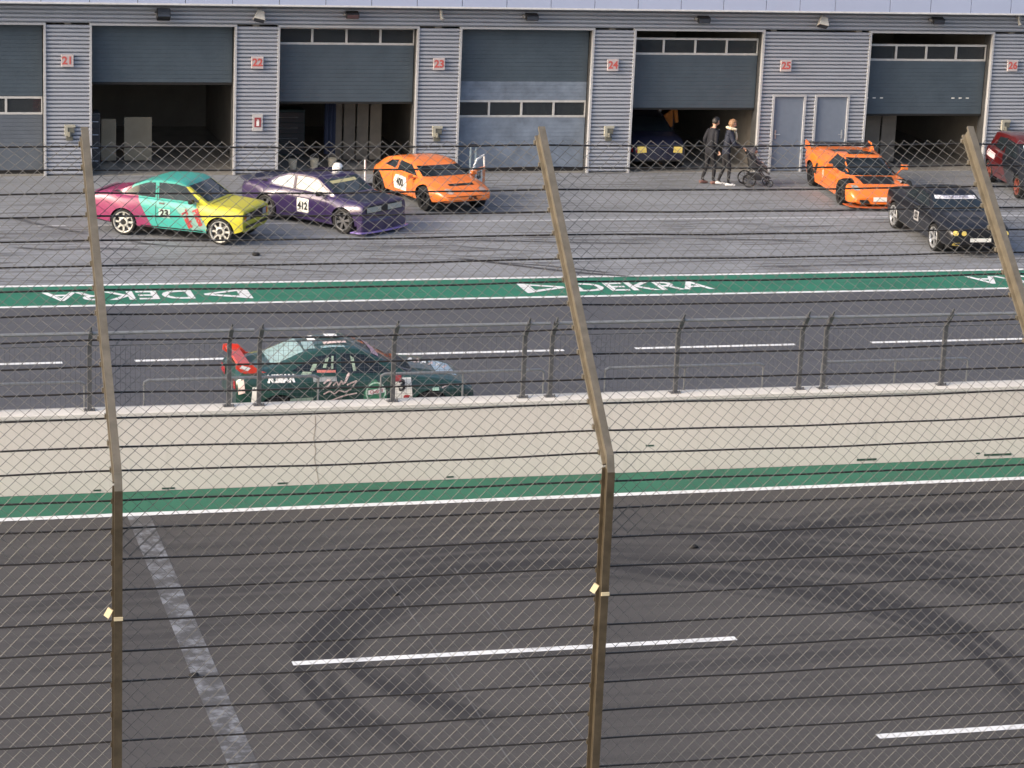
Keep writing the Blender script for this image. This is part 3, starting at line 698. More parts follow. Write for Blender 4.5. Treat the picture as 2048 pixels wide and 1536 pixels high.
# ================================================================== CARS
DG = None
def applied(o):
    dg = bpy.context.evaluated_depsgraph_get(); dg.update()
    me = bpy.data.meshes.new_from_object(o.evaluated_get(dg)); o.modifiers.clear(); old = o.data; o.data = me; bpy.data.meshes.remove(old)
class Car:
    """keys: (x, w, zb, zs, zr, zc, wr) along the length, nose at +x; wheels: (xf, xr, radius, track half width)"""
    def __init__(s, name, loc, ang, keys, wheels, bodymat, label, flare=.03, kz=1.0, cat='car', group=None, sm=2):
        s.kz = kz; keys = [tuple([k_[0], k_[1]]+[s.fz(q) for q in k_[2:6]]+[k_[6]]) for k_ in keys]
        s.root = empty(name, loc, R(ang), label, cat, group); s.w = wheels
        K = np.array(sorted(keys)); x = np.arange(K[0, 0], K[-1, 0]+.001, .06); x = np.append(x, K[-1, 0]) if K[-1, 0]-x[-1] > .01 else x
        P = np.stack([x]+[np.interp(x, K[:, 0], K[:, i]) for i in range(1, 7)], 1)
        for _ in range(sm):
            Q = P.copy(); Q[1:-1, 1:] = (P[:-2, 1:]+2*P[1:-1, 1:]+P[2:, 1:])/4; P = Q
        xf, xr, rad, tw = wheels; rings = []
        for (xx, w, zb, zs, zr, zc, wr) in P:
            fl = flare*max(math.exp(-((xx-xf)/.36)**2), math.exp(-((xx-xr)/.36)**2)); h = zs-zb
            half = [(0, zb), (w*.80, zb), (w*.95+fl*.6, zb+.05), (w*.985+fl, zb+.32*h), (w+fl, zb+.58*h), (w*.995+fl*.7, zb+.76*h), (w*.975+fl*.25, zb+.90*h), (w*.93, zs-.012), (w*.88, zs+.004)]
            cab = max(0.0, min(1.0, (zr-zs)/.18)); a0 = w*.88
            for t in (.33, .7, 1.0): half.append((a0+(wr-a0)*t*(1 if cab > 0 else 1), zs+.004+(zr-zs-.004)*t))
            half += [(wr*.95, zr+.45*(zc-zr)), (wr*.75, zr+.78*(zc-zr)), (wr*.40, zr+.95*(zc-zr)), (0, zc)]
            rings.append([(xx, y, z) for y, z in half]+[(xx, -y, z) for y, z in half[-2:0:-1]])
        n = len(rings[0]); vs = [v for r in rings for v in r]; fs = []
        for i in range(len(rings)-1):
            for k in range(n): fs.append((i*n+k, i*n+(k+1) % n, (i+1)*n+(k+1) % n, (i+1)*n+k))
        fs.append(tuple(range(n-1, -1, -1))); fs.append(tuple(range((len(rings)-1)*n, len(rings)*n)))
        me = bpy.data.meshes.new('body'); me.from_pydata(vs, [], fs); me.materials.append(bodymat); me.materials.append(m_dark)
        bm = bmesh.new(); bm.from_mesh(me); bmesh.ops.recalc_face_normals(bm, faces=bm.faces); bm.to_mesh(me); bm.free()
        s.bvh = BVHTree.FromPolygons([Vector(v) for v in vs], fs)
        s.body = bpy.data.objects.new('body', me); col.objects.link(s.body)
        cut = MB(); R_ = rad+.035
        for xc in (xf, xr):
            for sg in (-1, 1):
                ring = [(xc+R_*math.cos(2*math.pi*k/40), rad+R_*math.sin(2*math.pi*k/40)) for k in range(40)]
                y0, y1 = sg*(tw-.34), sg*(tw+.6)
                if y0 > y1: y0, y1 = y1, y0
                vv = [(a, y, b) for y in (y0, y1) for a, b in ring]
                cut.add(vv, [tuple(range(39, -1, -1)), tuple(range(40, 80))]+[(k, (k+1) % 40, 40+(k+1) % 40, 40+k) for k in range(40)])
        co = cut.build('cut', m_dark)
        bm = bmesh.new(); bm.from_mesh(co.data); bmesh.ops.recalc_face_normals(bm, faces=bm.faces); bm.to_mesh(co.data); bm.free()
        md = s.body.modifiers.new('b', 'BOOLEAN'); md.operation = 'DIFFERENCE'; md.object = co; md.solver = 'EXACT'
        applied(s.body); bpy.data.objects.remove(co)
        me = s.body.data
        if len(me.materials) < 2: me.materials.append(m_dark)
        for p in me.polygons:
            c = p.center; p.material_index = 0
            for xc in (xf, xr):
                d = math.hypot(c.x-xc, c.z-rad)
                if abs(c.y) < tw+.2 and (abs(d-R_) < .02 and p.normal.dot(Vector((c.x-xc, 0, c.z-rad)).normalized()) < -.5 or (d < R_ and abs(abs(c.y)-(tw-.34)) < .01)): p.material_index = 1
            if p.normal.z < -.8 and c.z < rad+.1: p.material_index = 1
        smooth_obj(s.body, 32); s.body.parent = s.root
        s.m = bodymat
    def fz(s, z): return z if z < .3 else .3+(z-.3)*s.kz
    def proj(s, name, polys, m, side='right', parent=None, off=.006, cell=.05, thick=0, text=None):
        """lay flat polygons on the body. polys: lists of 2D points, side views use (x,z), front/rear (y,z), top (x,y)"""
        D = {'right': ((0, 1, 0), lambda u, v: (u, -3, v)), 'left': ((0, -1, 0), lambda u, v: (u, 3, v)),
             'front': ((-1, 0, 0), lambda u, v: (4, u, v)), 'rear': ((1, 0, 0), lambda u, v: (-4, u, v)), 'top': ((0, 0, -1), lambda u, v: (u, v, 3))}[side]
        d = Vector(D[0]); bm = bmesh.new()
        if text:
            vs, fs = text
            vv = [bm.verts.new((v[0], v[1], 0)) for v in vs]
            for f in fs:
                try: bm.faces.new([vv[i] for i in f])
                except ValueError: pass
        for poly in polys:
            P = [Vector((a, b if side == 'top' else s.fz(b))) for a, b in poly]; A = sum((P[i].x*P[(i+1) % len(P)].y-P[(i+1) % len(P)].x*P[i].y) for i in range(len(P)))
            if A < 0: P = P[::-1]
            x0, x1 = min(p.x for p in P), max(p.x for p in P); y0, y1 = min(p.y for p in P), max(p.y for p in P)
            nx, ny = max(1, int((x1-x0)/cell)), max(1, int((y1-y0)/cell)); b2 = bmesh.new()
            g = [[b2.verts.new((x0+(x1-x0)*i/nx, y0+(y1-y0)*j/ny, 0)) for j in range(ny+1)] for i in range(nx+1)]
            for i in range(nx):
                for j in range(ny): b2.faces.new((g[i][j], g[i+1][j], g[i+1][j+1], g[i][j+1]))
            for i in range(len(P)):
                e = P[(i+1) % len(P)]-P[i]
                if e.length < 1e-6: continue
                nn = Vector((e.y, -e.x, 0)).normalized()
                bmesh.ops.bisect_plane(b2, geom=b2.verts[:]+b2.edges[:]+b2.faces[:], plane_co=(P[i].x, P[i].y, 0), plane_no=nn, clear_outer=True, dist=1e-5)
            mp = {v: bm.verts.new(v.co) for v in b2.verts}
            for f in b2.faces:
                try: bm.faces.new([mp[v] for v in f.verts])
                except ValueError: pass
            b2.free()
        dead = []
        for v in bm.verts:
            hit, n, i, dist = s.bvh.ray_cast(Vector(D[1](v.co.x, v.co.y)), d)
            if hit is None: dead.append(v)
            else:
                if n.dot(d) > 0: n = -n
                v.co = hit+n*off
        bmesh.ops.delete(bm, geom=dead, context='VERTS')
        bmesh.ops.remove_doubles(bm, verts=bm.verts, dist=1e-4)
        for f in bm.faces:
            if f.normal.dot(d) > 0: f.normal_flip()
        me = bpy.data.meshes.new(name); bm.to_mesh(me); bm.free(); me.materials.append(m)
        o = bpy.data.objects.new(name, me); col.objects.link(o); o.parent = parent or s.root
        me.polygons.foreach_set('use_smooth', [True]*len(me.polygons))
        return o
    def line(s, name, pts, wd, m=None, side='right', parent=None, off=.004):
        polys = []
        for (a, b), (c, d) in zip(pts[:-1], pts[1:]):
            e = Vector((c-a, d-b)).normalized(); n = Vector((-e.y, e.x))*wd/2; e = e*wd*.3
            polys.append([(a-n.x-e.x, b-n.y-e.y), (c-n.x+e.x, d-n.y+e.y), (c+n.x+e.x, d+n.y+e.y), (a+n.x-e.x, b+n.y-e.y)])
        return s.proj(name, polys, m or m_dark, side, parent, off)
    def text(s, name, t, u, v, size, m, side='right', rot=0, parent=None, off=.010, bold=.01, sx=1, shear=0):
        vs, fs = text_mesh(t, size, bold, shear); c, sn = math.cos(rot), math.sin(rot); mir = {'right': 1, 'left': -1, 'front': 1, 'rear': -1, 'top': 1}[side]
        if side != 'top': v = s.fz(v)
        T = [(u+mir*(q.x*sx*c-q.y*sn), v+(q.x*sx*sn+q.y*c)) for q in vs]
        return s.proj(name, [], m, side, parent, off, text=(T, fs))
    def wheels(s, rimm, style='spoke', ns=5, tyrew=.19, steer=0, rr=.62, inset=.0):
        xf, xr, rad, tw = s.w
        for xc in (xf, xr):
            for sg in (-1, 1):
                o = MB(); h = tyrew/2
                r0 = rad*rr*1.0; rm_ = (r0+rad*.97)/2; o.lathe([(r0*.98, -h*.80), (r0*1.02, -h*.93), (rm_, -h), (rad*.965, -h*.9), (rad, -h*.6), (rad, h*.6), (rad*.965, h*.9), (rm_, h), (r0*1.02, h*.93), (r0*.98, h*.80)], 36, 'y')
                wo = o.build('wheel', m_dark, s.root, smooth=40, loc=(xc, sg*(tw-h-inset), rad))
                if xc == xf and steer: wo.rotation_euler = (0, 0, R(steer))
                b = MB(); f = sg*h
                b.cur = 1; b.lathe([(0, f*.30), (rad*rr, f*.30)], 30, 'y')
                b.cur = 0; b.lathe([(rad*rr*.88, f*.55), (rad*rr*.93, f*.92), (rad*rr, f*.96), (rad*rr*1.03, f*.86)], 36, 'y')
                if style == 'spoke':
                    for k in range(ns):
                        a = 2*math.pi*k/ns+.3; T = Matrix.Rotation(a, 4, 'Y')
                        y0, y1 = sorted((f*.45, f*.80))
                        for da in (-.0,):
                            b.add([T @ Vector(v) for v in ((-.022, y0, .02), (.022, y0, .02), (.036, y0, rad*rr*.93), (-.036, y0, rad*rr*.93), (-.016, y1, .02), (.016, y1, .02), (.022, y1, rad*rr*.93), (-.022, y1, rad*rr*.93))],
                                  [(0, 1, 2, 3), (7, 6, 5, 4), (0, 4, 5, 1), (1, 5, 6, 2), (2, 6, 7, 3), (3, 7, 4, 0)])
                    b.lathe([(0, f*.85), (.045, f*.83), (.055, f*.5)], 16, 'y')
                else:
                    b.lathe([(rad*.20, f*.5), (rad*.24, f*.86), (rad*.36, f*.80), (rad*.40, f*.5)], 30, 'y')
                    for k in range(8):
                        T = Matrix.Rotation(2*math.pi*k/8, 4, 'Y'); y0, y1 = sorted((f*.4, f*.56)); b.box(-.022, .022, y0, y1, rad*.36, rad*rr*.9, T)
                    b.cur = 1; b.lathe([(0, f*.7), (rad*.2, f*.7)], 16, 'y'); b.cur = 0
                b.build('rim', [rimm, m_dark], wo, smooth=40)
    def mirror(s, x, y, z, m):
        for sg in (-1, 1):
            o = MB(); T = Matrix.Translation((x, sg*y, s.fz(z))); o.box(-.05, .05, -.075, .075, -.045, .055, T); o.box(-.02, .02, -sg*.12-.02, -sg*.12+.06, -.05, -.02, T)
            mo = o.build('wing_mirror', m, s.root, bevel=.014)
    def std_glass(s, ws, rw=None, wsm=None):
        s.proj('windshield', [ws], wsm or m_carglass, 'front', off=.005)
        if rw: s.proj('rear_window', [rw], m_carglass, 'rear', off=.005)
m_seal = m_black

# ---- classic coupe shared by the three-colour car and the purple car
def coupe_keys(lo=0.0, w=.80):
    k = w/.80
    return [(-2.08, .68*k, .38-lo, .80, .815, .83, .54), (-2.04, .74*k, .28-lo, .885, .90, .915, .62), (-1.62, .78*k, .24-lo, .92, .95, .975, .63), (-1.40, .79*k, .22-lo, .92, .98, 1.01, .63),
            (-1.0, .80*k, .20-lo, .91, 1.15, 1.175, .66), (-.64, .80*k, .20-lo, .90, 1.295, 1.315, .67), (-.2, .80*k, .19-lo, .885, 1.325, 1.355, .67), (.18, .80*k, .19-lo, .88, 1.31, 1.345, .67),
            (.30, .80*k, .19-lo, .875, 1.27, 1.305, .67), (.88, .80*k, .19-lo, .865, .875, .90, .72), (1.30, .79*k, .21-lo, .845, .855, .875, .70), (1.55, .78*k, .24-lo, .825, .835, .85, .68), (1.69, .765*k, .27-lo, .805, .813, .825, .66), (1.73, .75*k, .34-lo, .77, .78, .79, .64)]
def coupe_details(c, trim, doorglass=None, quarter=None):
    for sd in ('right', 'left'):
        q = c.proj('quarter_window', [[(-1.15, 1.00), (-1.08, .95), (-.43, .925), (-.43, 1.265), (-.64, 1.245), (-.95, 1.13)]], quarter or m_carglass, sd, off=.006)
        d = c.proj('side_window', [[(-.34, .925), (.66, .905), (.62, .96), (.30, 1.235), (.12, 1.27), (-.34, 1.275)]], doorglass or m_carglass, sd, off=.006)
        c.line('door_seam', [(-.375, 1.2), (-.375, .42), (-.32, .27), (.60, .27), (.66, .40), (.66, .86)], .012, m_dark, sd)
        c.proj('door_handle', [[(-.30, .80), (-.17, .80), (-.17, .835), (-.30, .835)]], m_black, sd, off=.014)
        c.proj('vent_louvre', [[(-1.52, .952), (-1.24, .965), (-1.32, 1.0), (-1.42, .995)]], m_black, sd, off=.008)
        c.line('sill_line', [(-.75, .27), (.78, .27)], .03, m_black, sd)
    c.std_glass([(-.64, .93), (.64, .93), (.60, 1.25), (-.60, 1.25)], [(-.50, 1.02), (.50, 1.02), (.46, 1.22), (-.46, 1.22)])
    c.line('bonnet_seam', [(.93, -.62), (1.62, -.58)], .010, m_dark, 'top'); c.line('bonnet_seam', [(.93, .62), (1.62, .58)], .010, m_dark, 'top'); c.line('bonnet_seam', [(.93, -.62), (.93, .62)], .02, m_dark, 'top')
    c.line('wiper', [(.86, -.45), (.62, -.05)], .018, m_black, 'top', off=.02); c.line('wiper', [(.86, .1), (.62, .5)], .018, m_black, 'top', off=.02)
def livery():
    t = NT('three_colour_paint'); x, y, z = t.xyz()
    mg, tq, ye = (.27, .035, .115), (.050, .38, .33), (.56, .52, .045)
    # magenta tail
    a = t.math('LESS_THAN', t.math('ADD', x, t.math('MULTIPLY', z, .55)), -.83+.9*.55)
    up = t.math('LESS_THAN', z, 1.085)
    roofcut = t.math('LESS_THAN', x, -1.02)
    low = t.math('LESS_THAN', z, .985)
    am = t.math('MULTIPLY', a, t.math('MAXIMUM', low, roofcut))
    b1 = t.math('GREATER_THAN', t.math('ADD', x, t.math('MULTIPLY', z, .45)), .62+.8*.45)
    b1 = t.math('MULTIPLY', b1, t.math('LESS_THAN', z, .95))
    b2 = t.math('MULTIPLY', t.math('GREATER_THAN', t.math('ADD', x, t.math('MULTIPLY', z, .9)), .28+1.2*.9-.05), t.math('GREATER_THAN', z, .9))
    b2 = t.math('MULTIPLY', b2, t.math('LESS_THAN', z, 1.235))
    by = t.math('MAXIMUM', b1, b2)
    c = t.mix(am, tq, mg); c = t.mix(by, c, ye)
    t.set(color=c, rough=.4, coat=.35, coatr=.08); return t.m
c = Car('race_coupe', (7.87+.42, 56.60+.66, 0), -32.3, coupe_keys(), (1.19, -1.19, .30, .79), livery(),
        'classic coupe painted magenta, turquoise and yellow, parked on the pit apron', flare=.035)
coupe_details(c, m_black); c.wheels(mat('pale_steel_rim', (.55, .55, .52), .4, .3), 'ring', tyrew=.18, rr=.80)
c.proj('grille', [[(-.62, .56), (.62, .56), (.62, .73), (-.62, .73)]], m_black, 'front', off=.012)
for sg in (-1, 1):
    c.proj('headlight', [[(sg*.36, .575), (sg*.56, .575), (sg*.56, .715), (sg*.36, .715)]], m_chrome, 'front', off=.020)
    c.proj('indicator', [[(sg*.585, .57), (sg*.665, .57), (sg*.665, .71), (sg*.585, .71)]], mat('orange_indicator', (.8, .22, .03), .2), 'front', off=.016)
c.line('bumper', [(-.62, .43), (.62, .43)], .06, m_black, 'front', off=.03)
c.proj('lower_intake', [[(-.35, .27), (.35, .27), (.35, .36), (-.35, .36)]], m_black, 'front', off=.008)
c.proj('tail_light', [[(-.6, .62), (-.3, .62), (-.3, .74), (-.6, .74)]], m_redlamp, 'rear', off=.01); c.proj('tail_light', [[(.6, .62), (.3, .62), (.3, .74), (.6, .74)]], m_redlamp, 'rear', off=.01)
nb = c.proj('number_panel', [[(-.30, .50), (-.02, .50), (-.02, .70), (-.30, .70)]], mat('pale_mint_panel', (.45, .62, .55), .4), 'right', off=.008)
c.text('number', '23', -.16, .60, .21, m_text_black, 'right', parent=nb, off=.014)
m_redtx = mat('dark_red_lettering', (.40, .045, .05), .45)
tp = c.proj('sponsor_panel', [[(.10, .76), (.62, .79), (.90, .34), (.52, .28)]], mat('grey_green_panel', (.22, .40, .36), .4), 'right', off=.007)
c.text('sponsor_text', 'Pillos', .665, .58, .185, m_redtx, 'right', R(-63), tp, .014, .012); c.text('sponsor_text', 'Trakt', .40, .52, .185, m_redtx, 'right', R(-63), tp, .014, .012)
c.mirror(.52, .86, .93, m_black)
c.proj('rear_spoiler', [[(-2.02, -.62), (-1.86, -.62), (-1.86, .62), (-2.02, .62)]], mat('dark_magenta_lip', (.16, .015, .08), .3), 'top', off=.03)

m_purple = paint('metallic_purple_paint', (.034, .018, .080), 1, .3, .1)
m_navyh = paint('dark_blue_bonnet_paint', (.025, .030, .075), 1, .3, .3)
c = Car('race_coupe', (11.18+.66, 58.02+.50, 0), -51.6, coupe_keys(.07, .84), (1.19, -1.19, .30, .86), m_purple,
        'dark purple classic race coupe with number 412 and flared arches, white helmet on its roof', flare=.085, kz=.87)
m_white_glass = mat('white_door_window', (.50, .50, .49), .25)  # door glass with a near-white glossy base colour
coupe_details(c, m_black, m_white_glass, mat('reflective_pale_window', (.42, .47, .52), .12))
c.wheels(mat('dull_grey_rim', (.16, .16, .17), .4, .5), 'spoke', 6, tyrew=.23, rr=.72)
c.proj('bonnet', [[(.96, -.66), (1.66, -.62), (1.66, .62), (.96, .66)]], m_navyh, 'top', off=.004)
gr = c.proj('grille', [[(-.66, .55), (.66, .55), (.66, .74), (-.66, .74)]], m_black, 'front', off=.012)
for sg in (-1, 1): c.proj('headlight', [[(sg*.12, .57), (sg*.64, .57), (sg*.64, .715), (sg*.12, .715)]], mat('taped_headlight', (.42, .42, .38), .3), 'front', off=.018)
b = MB(); T = Matrix.Identity(4); b.prism([(1.50, -.94), (1.77, -.88), (1.87, -.5), (1.89, 0), (1.87, .5), (1.77, .88), (1.50, .94)], .075, .10); b.build('splitter', mat('lilac_splitter', (.30, .22, .55), .3), c.root)
b = MB(); b.prism([(1.60, -.84), (1.75, -.81), (1.81, -.4), (1.82, 0), (1.81, .4), (1.75, .81), (1.60, .84)], .10, .36); b.build('front_spoiler', m_purple, c.root, bevel=.02)
b = MB(); q = [(-2.00, .80), (-2.16, .87), (-2.15, .90), (-1.86, .835)]
b.add([(x, y, z) for y in (-.70, .70) for x, z in q], [(0, 1, 2, 3), (7, 6, 5, 4), (0, 4, 5, 1), (1, 5, 6, 2), (2, 6, 7, 3), (3, 7, 4, 0)]); b.build('rear_spoiler', m_navyh, c.root)
nb = c.proj('number_panel', [[(-.22, .34), (.14, .34), (.14, .72), (-.22, .72)]], m_plate, 'right', off=.008)
c.text('number', '412', -.04, .51, .235, m_text_black, 'right', parent=nb, off=.014, sx=.85)
c.proj('windscreen_banner', [[(-.46, 1.145), (.46, 1.145), (.45, 1.205), (-.45, 1.205)]], mat('pale_yellow_banner', (.62, .55, .28), .4), 'front', off=.010)
c.mirror(.52, .92, .93, m_black)
hl = MB(); hl.lathe([(0, .26), (.06, .252), (.10, .22), (.13, .16), (.135, .09), (.12, .02), (.10, 0)], 24)
h0 = hl.build('helmet', mat('white_helmet_shell', (.8, .8, .8), .2), None, smooth=60)
def carpt(c, p): return (Matrix.Translation(c.root.location) @ Matrix.Rotation(c.root.rotation_euler.z, 4, 'Z')) @ Vector(p)
h0.location = carpt(c, (.05, .30, 1.135)); tag(h0, 'white crash helmet resting on the roof of the purple coupe', 'helmet')
MB().box(-.11, .11, -.02, .05, -.03, .05).build('visor', m_glass, h0, loc=(.10, 0, .12), bevel=.015).rotation_euler = (0, 0, R(90))

# ---- orange round coupe with open doors
m_carglass = mat('dark_car_glass', (.014, .02, .026), .08, 0, .3, 4)
m_orange = paint('bright_orange_paint', (.80, .20, .035), .6, .35)
ok = [(-1.68, .50, .42, .74, .78, .82, .38), (-1.63, .66, .34, .84, .90, .95, .46), (-1.45, .76, .24, .92, 1.05, 1.11, .53), (-1.15, .81, .21, .95, 1.20, 1.26, .56), (-.7, .83, .19, .94, 1.32, 1.38, .58), (-.2, .83, .19, .93, 1.35, 1.42, .59),
      (.15, .83, .19, .92, 1.30, 1.38, .60), (.32, .83, .19, .92, 1.22, 1.30, .62), (.92, .82, .19, .89, .91, .96, .70), (1.35, .80, .21, .80, .83, .90, .64), (1.70, .75, .26, .68, .71, .76, .56), (1.88, .66, .30, .58, .60, .64, .48), (1.95, .56, .36, .50, .52, .55, .40)]
c = Car('race_car', (14.17+.76, 60.90+.18, 0), -73.4, ok, (1.14, -1.12, .31, .83), m_orange, 'small rounded orange race car with number 400 and its far door open', flare=.095, kz=.72)
c.std_glass([(-.66, .98), (.66, .98), (.58, 1.24), (-.58, 1.24)], [(-.5, 1.05), (.5, 1.05), (.45, 1.28), (-.45, 1.28)])
for sd in ('right', 'left'):
    c.proj('side_window', [[(-.34, .98), (.62, .96), (.22, 1.25), (-.34, 1.29)]], m_carglass, sd); c.proj('quarter_window', [[(-.98, 1.02), (-.44, .99), (-.44, 1.28), (-.80, 1.20)]], m_carglass, sd)
    c.line('door_seam', [(-.39, 1.27), (-.39, .40), (-.32, .26), (.60, .26), (.66, .40), (.66, .88)], .014, m_dark, sd)
c.wheels(mat('black_alloy_rim', (.02, .02, .022), .4, .4), 'spoke', 5, tyrew=.22, rr=.66)
nb = c.proj('number_panel', [[(-.28, .36), (.30, .36), (.34, .62), (.26, .84), (-.24, .84), (-.32, .62)]], m_plate, 'right', off=.008)
c.text('number', '400', 0, .60, .27, m_text_black, 'right', parent=nb, off=.014, sx=.8)
c.proj('bonnet_slot', [[(-.04-.30, .80), (.30-.04+.1, .80), (.36, .845), (-.34, .845)]], m_dark, 'front', off=.006)
c.proj('lower_intake', [[(-.42, .31), (.42, .31), (.42, .40), (-.42, .40)]], m_dark, 'front', off=.008)
c.line('bumper_line', [(-.6, .52), (.6, .52)], .012, m_dark, 'front')
for sg in (-1, 1):
    pts = [(sg*.47+.10*math.cos(a), .665+.075*math.sin(a)) for a in np.linspace(0, 2*math.pi, 14)[:-1]]
    c.proj('headlight', [pts], mat('frosted_headlight', (.46, .34, .30), .25), 'front', off=.010)
c.text('front_lettering', 'OPEL', .12, .455, .10, mat('dark_brown_lettering', (.10, .03, .01), .5), 'front')
c.mirror(.62, .92, .95, m_orange)
# open far door (hinged at its front edge)
dr = MB(); T = Matrix.Translation((.62, .84, 0)) @ Matrix.Rotation(R(-50), 4, 'Z')
pr = [(0, .24), (-.98, .24), (-1.04, .40), (-1.04, .78), (-.5, .81), (0, .75)]
dr.add([T @ Vector((x, y, z)) for y in (-.03, .03) for x, z in pr], [tuple(range(6)), tuple(range(11, 5, -1))]+[(i, 6+i, 6+(i+1) % 6, (i+1) % 6) for i in range(6)])
door = dr.build('open_door', m_orange, c.root, bevel=.012)
wf = [(0, .75), (-.44, 1.04), (-.98, 1.07), (-1.04, .78)]
MB().tube([T @ Vector((x, 0, z)) for x, z in wf], .026, 6).build('window_frame', m_text_white, door)
b = MB(); b.add([T @ Vector((x, .036, z)) for x, z in ((-.78, .32), (-.22, .32), (-.18, .54), (-.25, .74), (-.76, .74), (-.82, .54))], [(0, 1, 2, 3, 4, 5)]); b.build('number_panel', m_plate, door)
vs, fs = text_mesh('400', .27, .01); MB().add([T @ Vector((-.50-v.x*.8, .042, .62+v.y)) for v in vs], fs).build('number', m_text_black, door)

# ---- low orange supercar
m_orange2 = paint('deep_orange_paint', (.82, .19, .025), .8, .3)
sk_ = [(-2.02, .90, .40, .90, .92, .95, .66), (-1.95, .94, .28, .95, .965, .99, .70), (-1.45, .96, .14, .93, .95, .98, .66), (-1.0, .94, .12, .84, .95, .99, .56), (-.5, .91, .11, .76, 1.04, 1.09, .53), (-.05, .90, .11, .72, 1.08, 1.135, .52),
       (.25, .90, .11, .70, 1.03, 1.09, .54), (1.15, .91, .11, .66, .67, .71, .66), (1.5, .91, .11, .64, .65, .67, .60), (1.95, .86, .12, .50, .51, .53, .62), (2.12, .78, .13, .38, .39, .41, .60), (2.17, .70, .16, .30, .31, .32, .56)]
c = Car('sports_car', (25.70+.92, 61.37, 0), -95.9, sk_, (1.40, -1.32, .33, .95), m_orange2, 'low orange wedge sports car with a black rear wing parked by the personnel doors', flare=.03)
c.std_glass([(-.68, .72), (.68, .72), (.52, 1.05), (-.52, 1.05)], None, m_carglass)
for sd in ('right', 'left'):
    c.proj('side_window', [[(-.35, .80), (.95, .74), (.28, 1.03), (-.30, 1.05)]], m_carglass, sd)
    c.line('door_seam', [(-.45, .95), (-.50, .30), (.80, .25), (.95, .62)], .012, m_dark, sd); c.proj('side_intake', [[(-.98, .42), (-.80, .40), (-.72, .70), (-.84, .72)]], m_dark, sd, off=.008)
c.proj('bonnet_panel', [[(1.18, -.50), (1.72, -.42), (1.72, .42), (1.18, .50)]], m_black, 'top', off=.006)
c.proj('roof_panel', [[(-.30, -.34), (.12, -.36), (.12, .36), (-.30, .34)]], m_black, 'top', off=.006); c.proj('engine_cover', [[(-1.35, -.44), (-.55, -.38), (-.55, .38), (-1.35, .44)]], m_black, 'top', off=.006)
c.text('number', '9', -.25, .50, .30, mat('silver_grey_digits', (.5, .42, .38), .4), 'right')
c.text('bonnet_number', '9', 1.52, .62, .26, mat('silver_grey_digits', (.5, .42, .38), .4), 'top', R(90))
np_ = c.proj('number_plate', [[(-.26, .23), (.26, .23), (.26, .33), (-.26, .33)]], m_plate, 'front', off=.02); c.proj('front_intake', [[(-.62, .17), (-.34, .17), (-.40, .27), (-.62, .27)]], m_dark, 'front', off=.010); c.proj('front_intake', [[(.62, .17), (.34, .17), (.40, .27), (.62, .27)]], m_dark, 'front', off=.010)
for sg in (-1, 1): c.proj('headlight', [[(1.78, sg*.60), (2.0, sg*.56), (1.98, sg*.72), (1.74, sg*.76)]], m_chrome, 'top', off=.006)
c.wheels(mat('black_alloy_rim', (.02, .02, .022), .4, .4), 'spoke', 6, tyrew=.26, rr=.68)
b = MB(); b.box(-2.12, -1.88, -.84, .84, 1.045, 1.07); wg = b.build('rear_wing', m_black, c.root)
for sg in (-1, 1):
    b = MB(); b.add([(x, sg*y, z) for y in (.86, .89) for x, z in ((-2.18, .88), (-1.50, .86), (-1.72, .98), (-1.92, 1.10), (-2.16, 1.11))], [(4, 3, 2, 1, 0), (5, 6, 7, 8, 9)]+[(i, (i+1) % 5, 5+(i+1) % 5, 5+i) for i in range(5)])
    b.build('wing_endplate', m_orange2, wg)
for sg in (-1, 1):
    b = MB(); T = Matrix.Translation((.62, sg*1.02, .86)); b.box(-.05, .05, -.09, .09, -.06, .07, T); b.tube([(.62, sg*.95, .82), (.70, sg*.80, .70)], .018, 6); b.build('wing_mirror', m_orange2, c.root, bevel=.012)
b = MB(); b.prism([(1.7, -.92), (2.1, -.84), (2.26, -.4), (2.28, 0), (2.26, .4), (2.1, .84), (1.7, .92)], .07, .09); b.build('splitter', mat('orange_lip', (.45, .10, .03), .4), c.root)

# ---- black coupe
m_blk = paint('black_car_paint', (.005, .006, .010), .35, .35)
bk = [(-2.16, .74, .42, .86, .88, .90, .60), (-2.08, .79, .28, .97, .985, 1.01, .66), (-1.55, .83, .22, .98, .995, 1.03, .66), (-1.25, .845, .20, .96, 1.03, 1.07, .62), (-.75, .85, .19, .94, 1.27, 1.32, .57), (-.3, .85, .18, .93, 1.315, 1.365, .565), (.1, .85, .18, .92, 1.30, 1.355, .57),
      (.30, .85, .18, .91, 1.22, 1.28, .59), (.95, .85, .18, .89, .905, .945, .70), (1.5, .84, .20, .83, .845, .885, .68), (1.95, .80, .22, .74, .755, .79, .64), (2.12, .74, .26, .68, .69, .71, .60), (2.18, .68, .34, .62, .63, .64, .56)]
c = Car('race_car', (25.60+.86, 55.55, 0), -93.4, bk, (1.36, -1.36, .325, .86), m_blk, 'black coupe with bright silver wheels and a white windscreen banner, nearest car on the right', flare=.035, kz=.90)
c.std_glass([(-.68, .95), (.68, .95), (.54, 1.25), (-.54, 1.25)], [(-.56, 1.05), (.56, 1.05), (.52, 1.25), (-.52, 1.25)])
for sd in ('right', 'left'):
    c.proj('side_window', [[(-.30, .98), (.66, .96), (.20, 1.25), (-.30, 1.27)]], m_carglass, sd); c.proj('quarter_window', [[(-1.02, 1.02), (-.38, .98), (-.38, 1.26), (-.66, 1.22)]], m_carglass, sd)
    c.line('door_seam', [(-.34, .95), (-.36, .40), (.74, .36), (.74, .88)], .012, m_seal, sd); c.proj('door_handle', [[(-.24, .80), (-.08, .80), (-.08, .84), (-.24, .84)]], m_black, sd, off=.016)
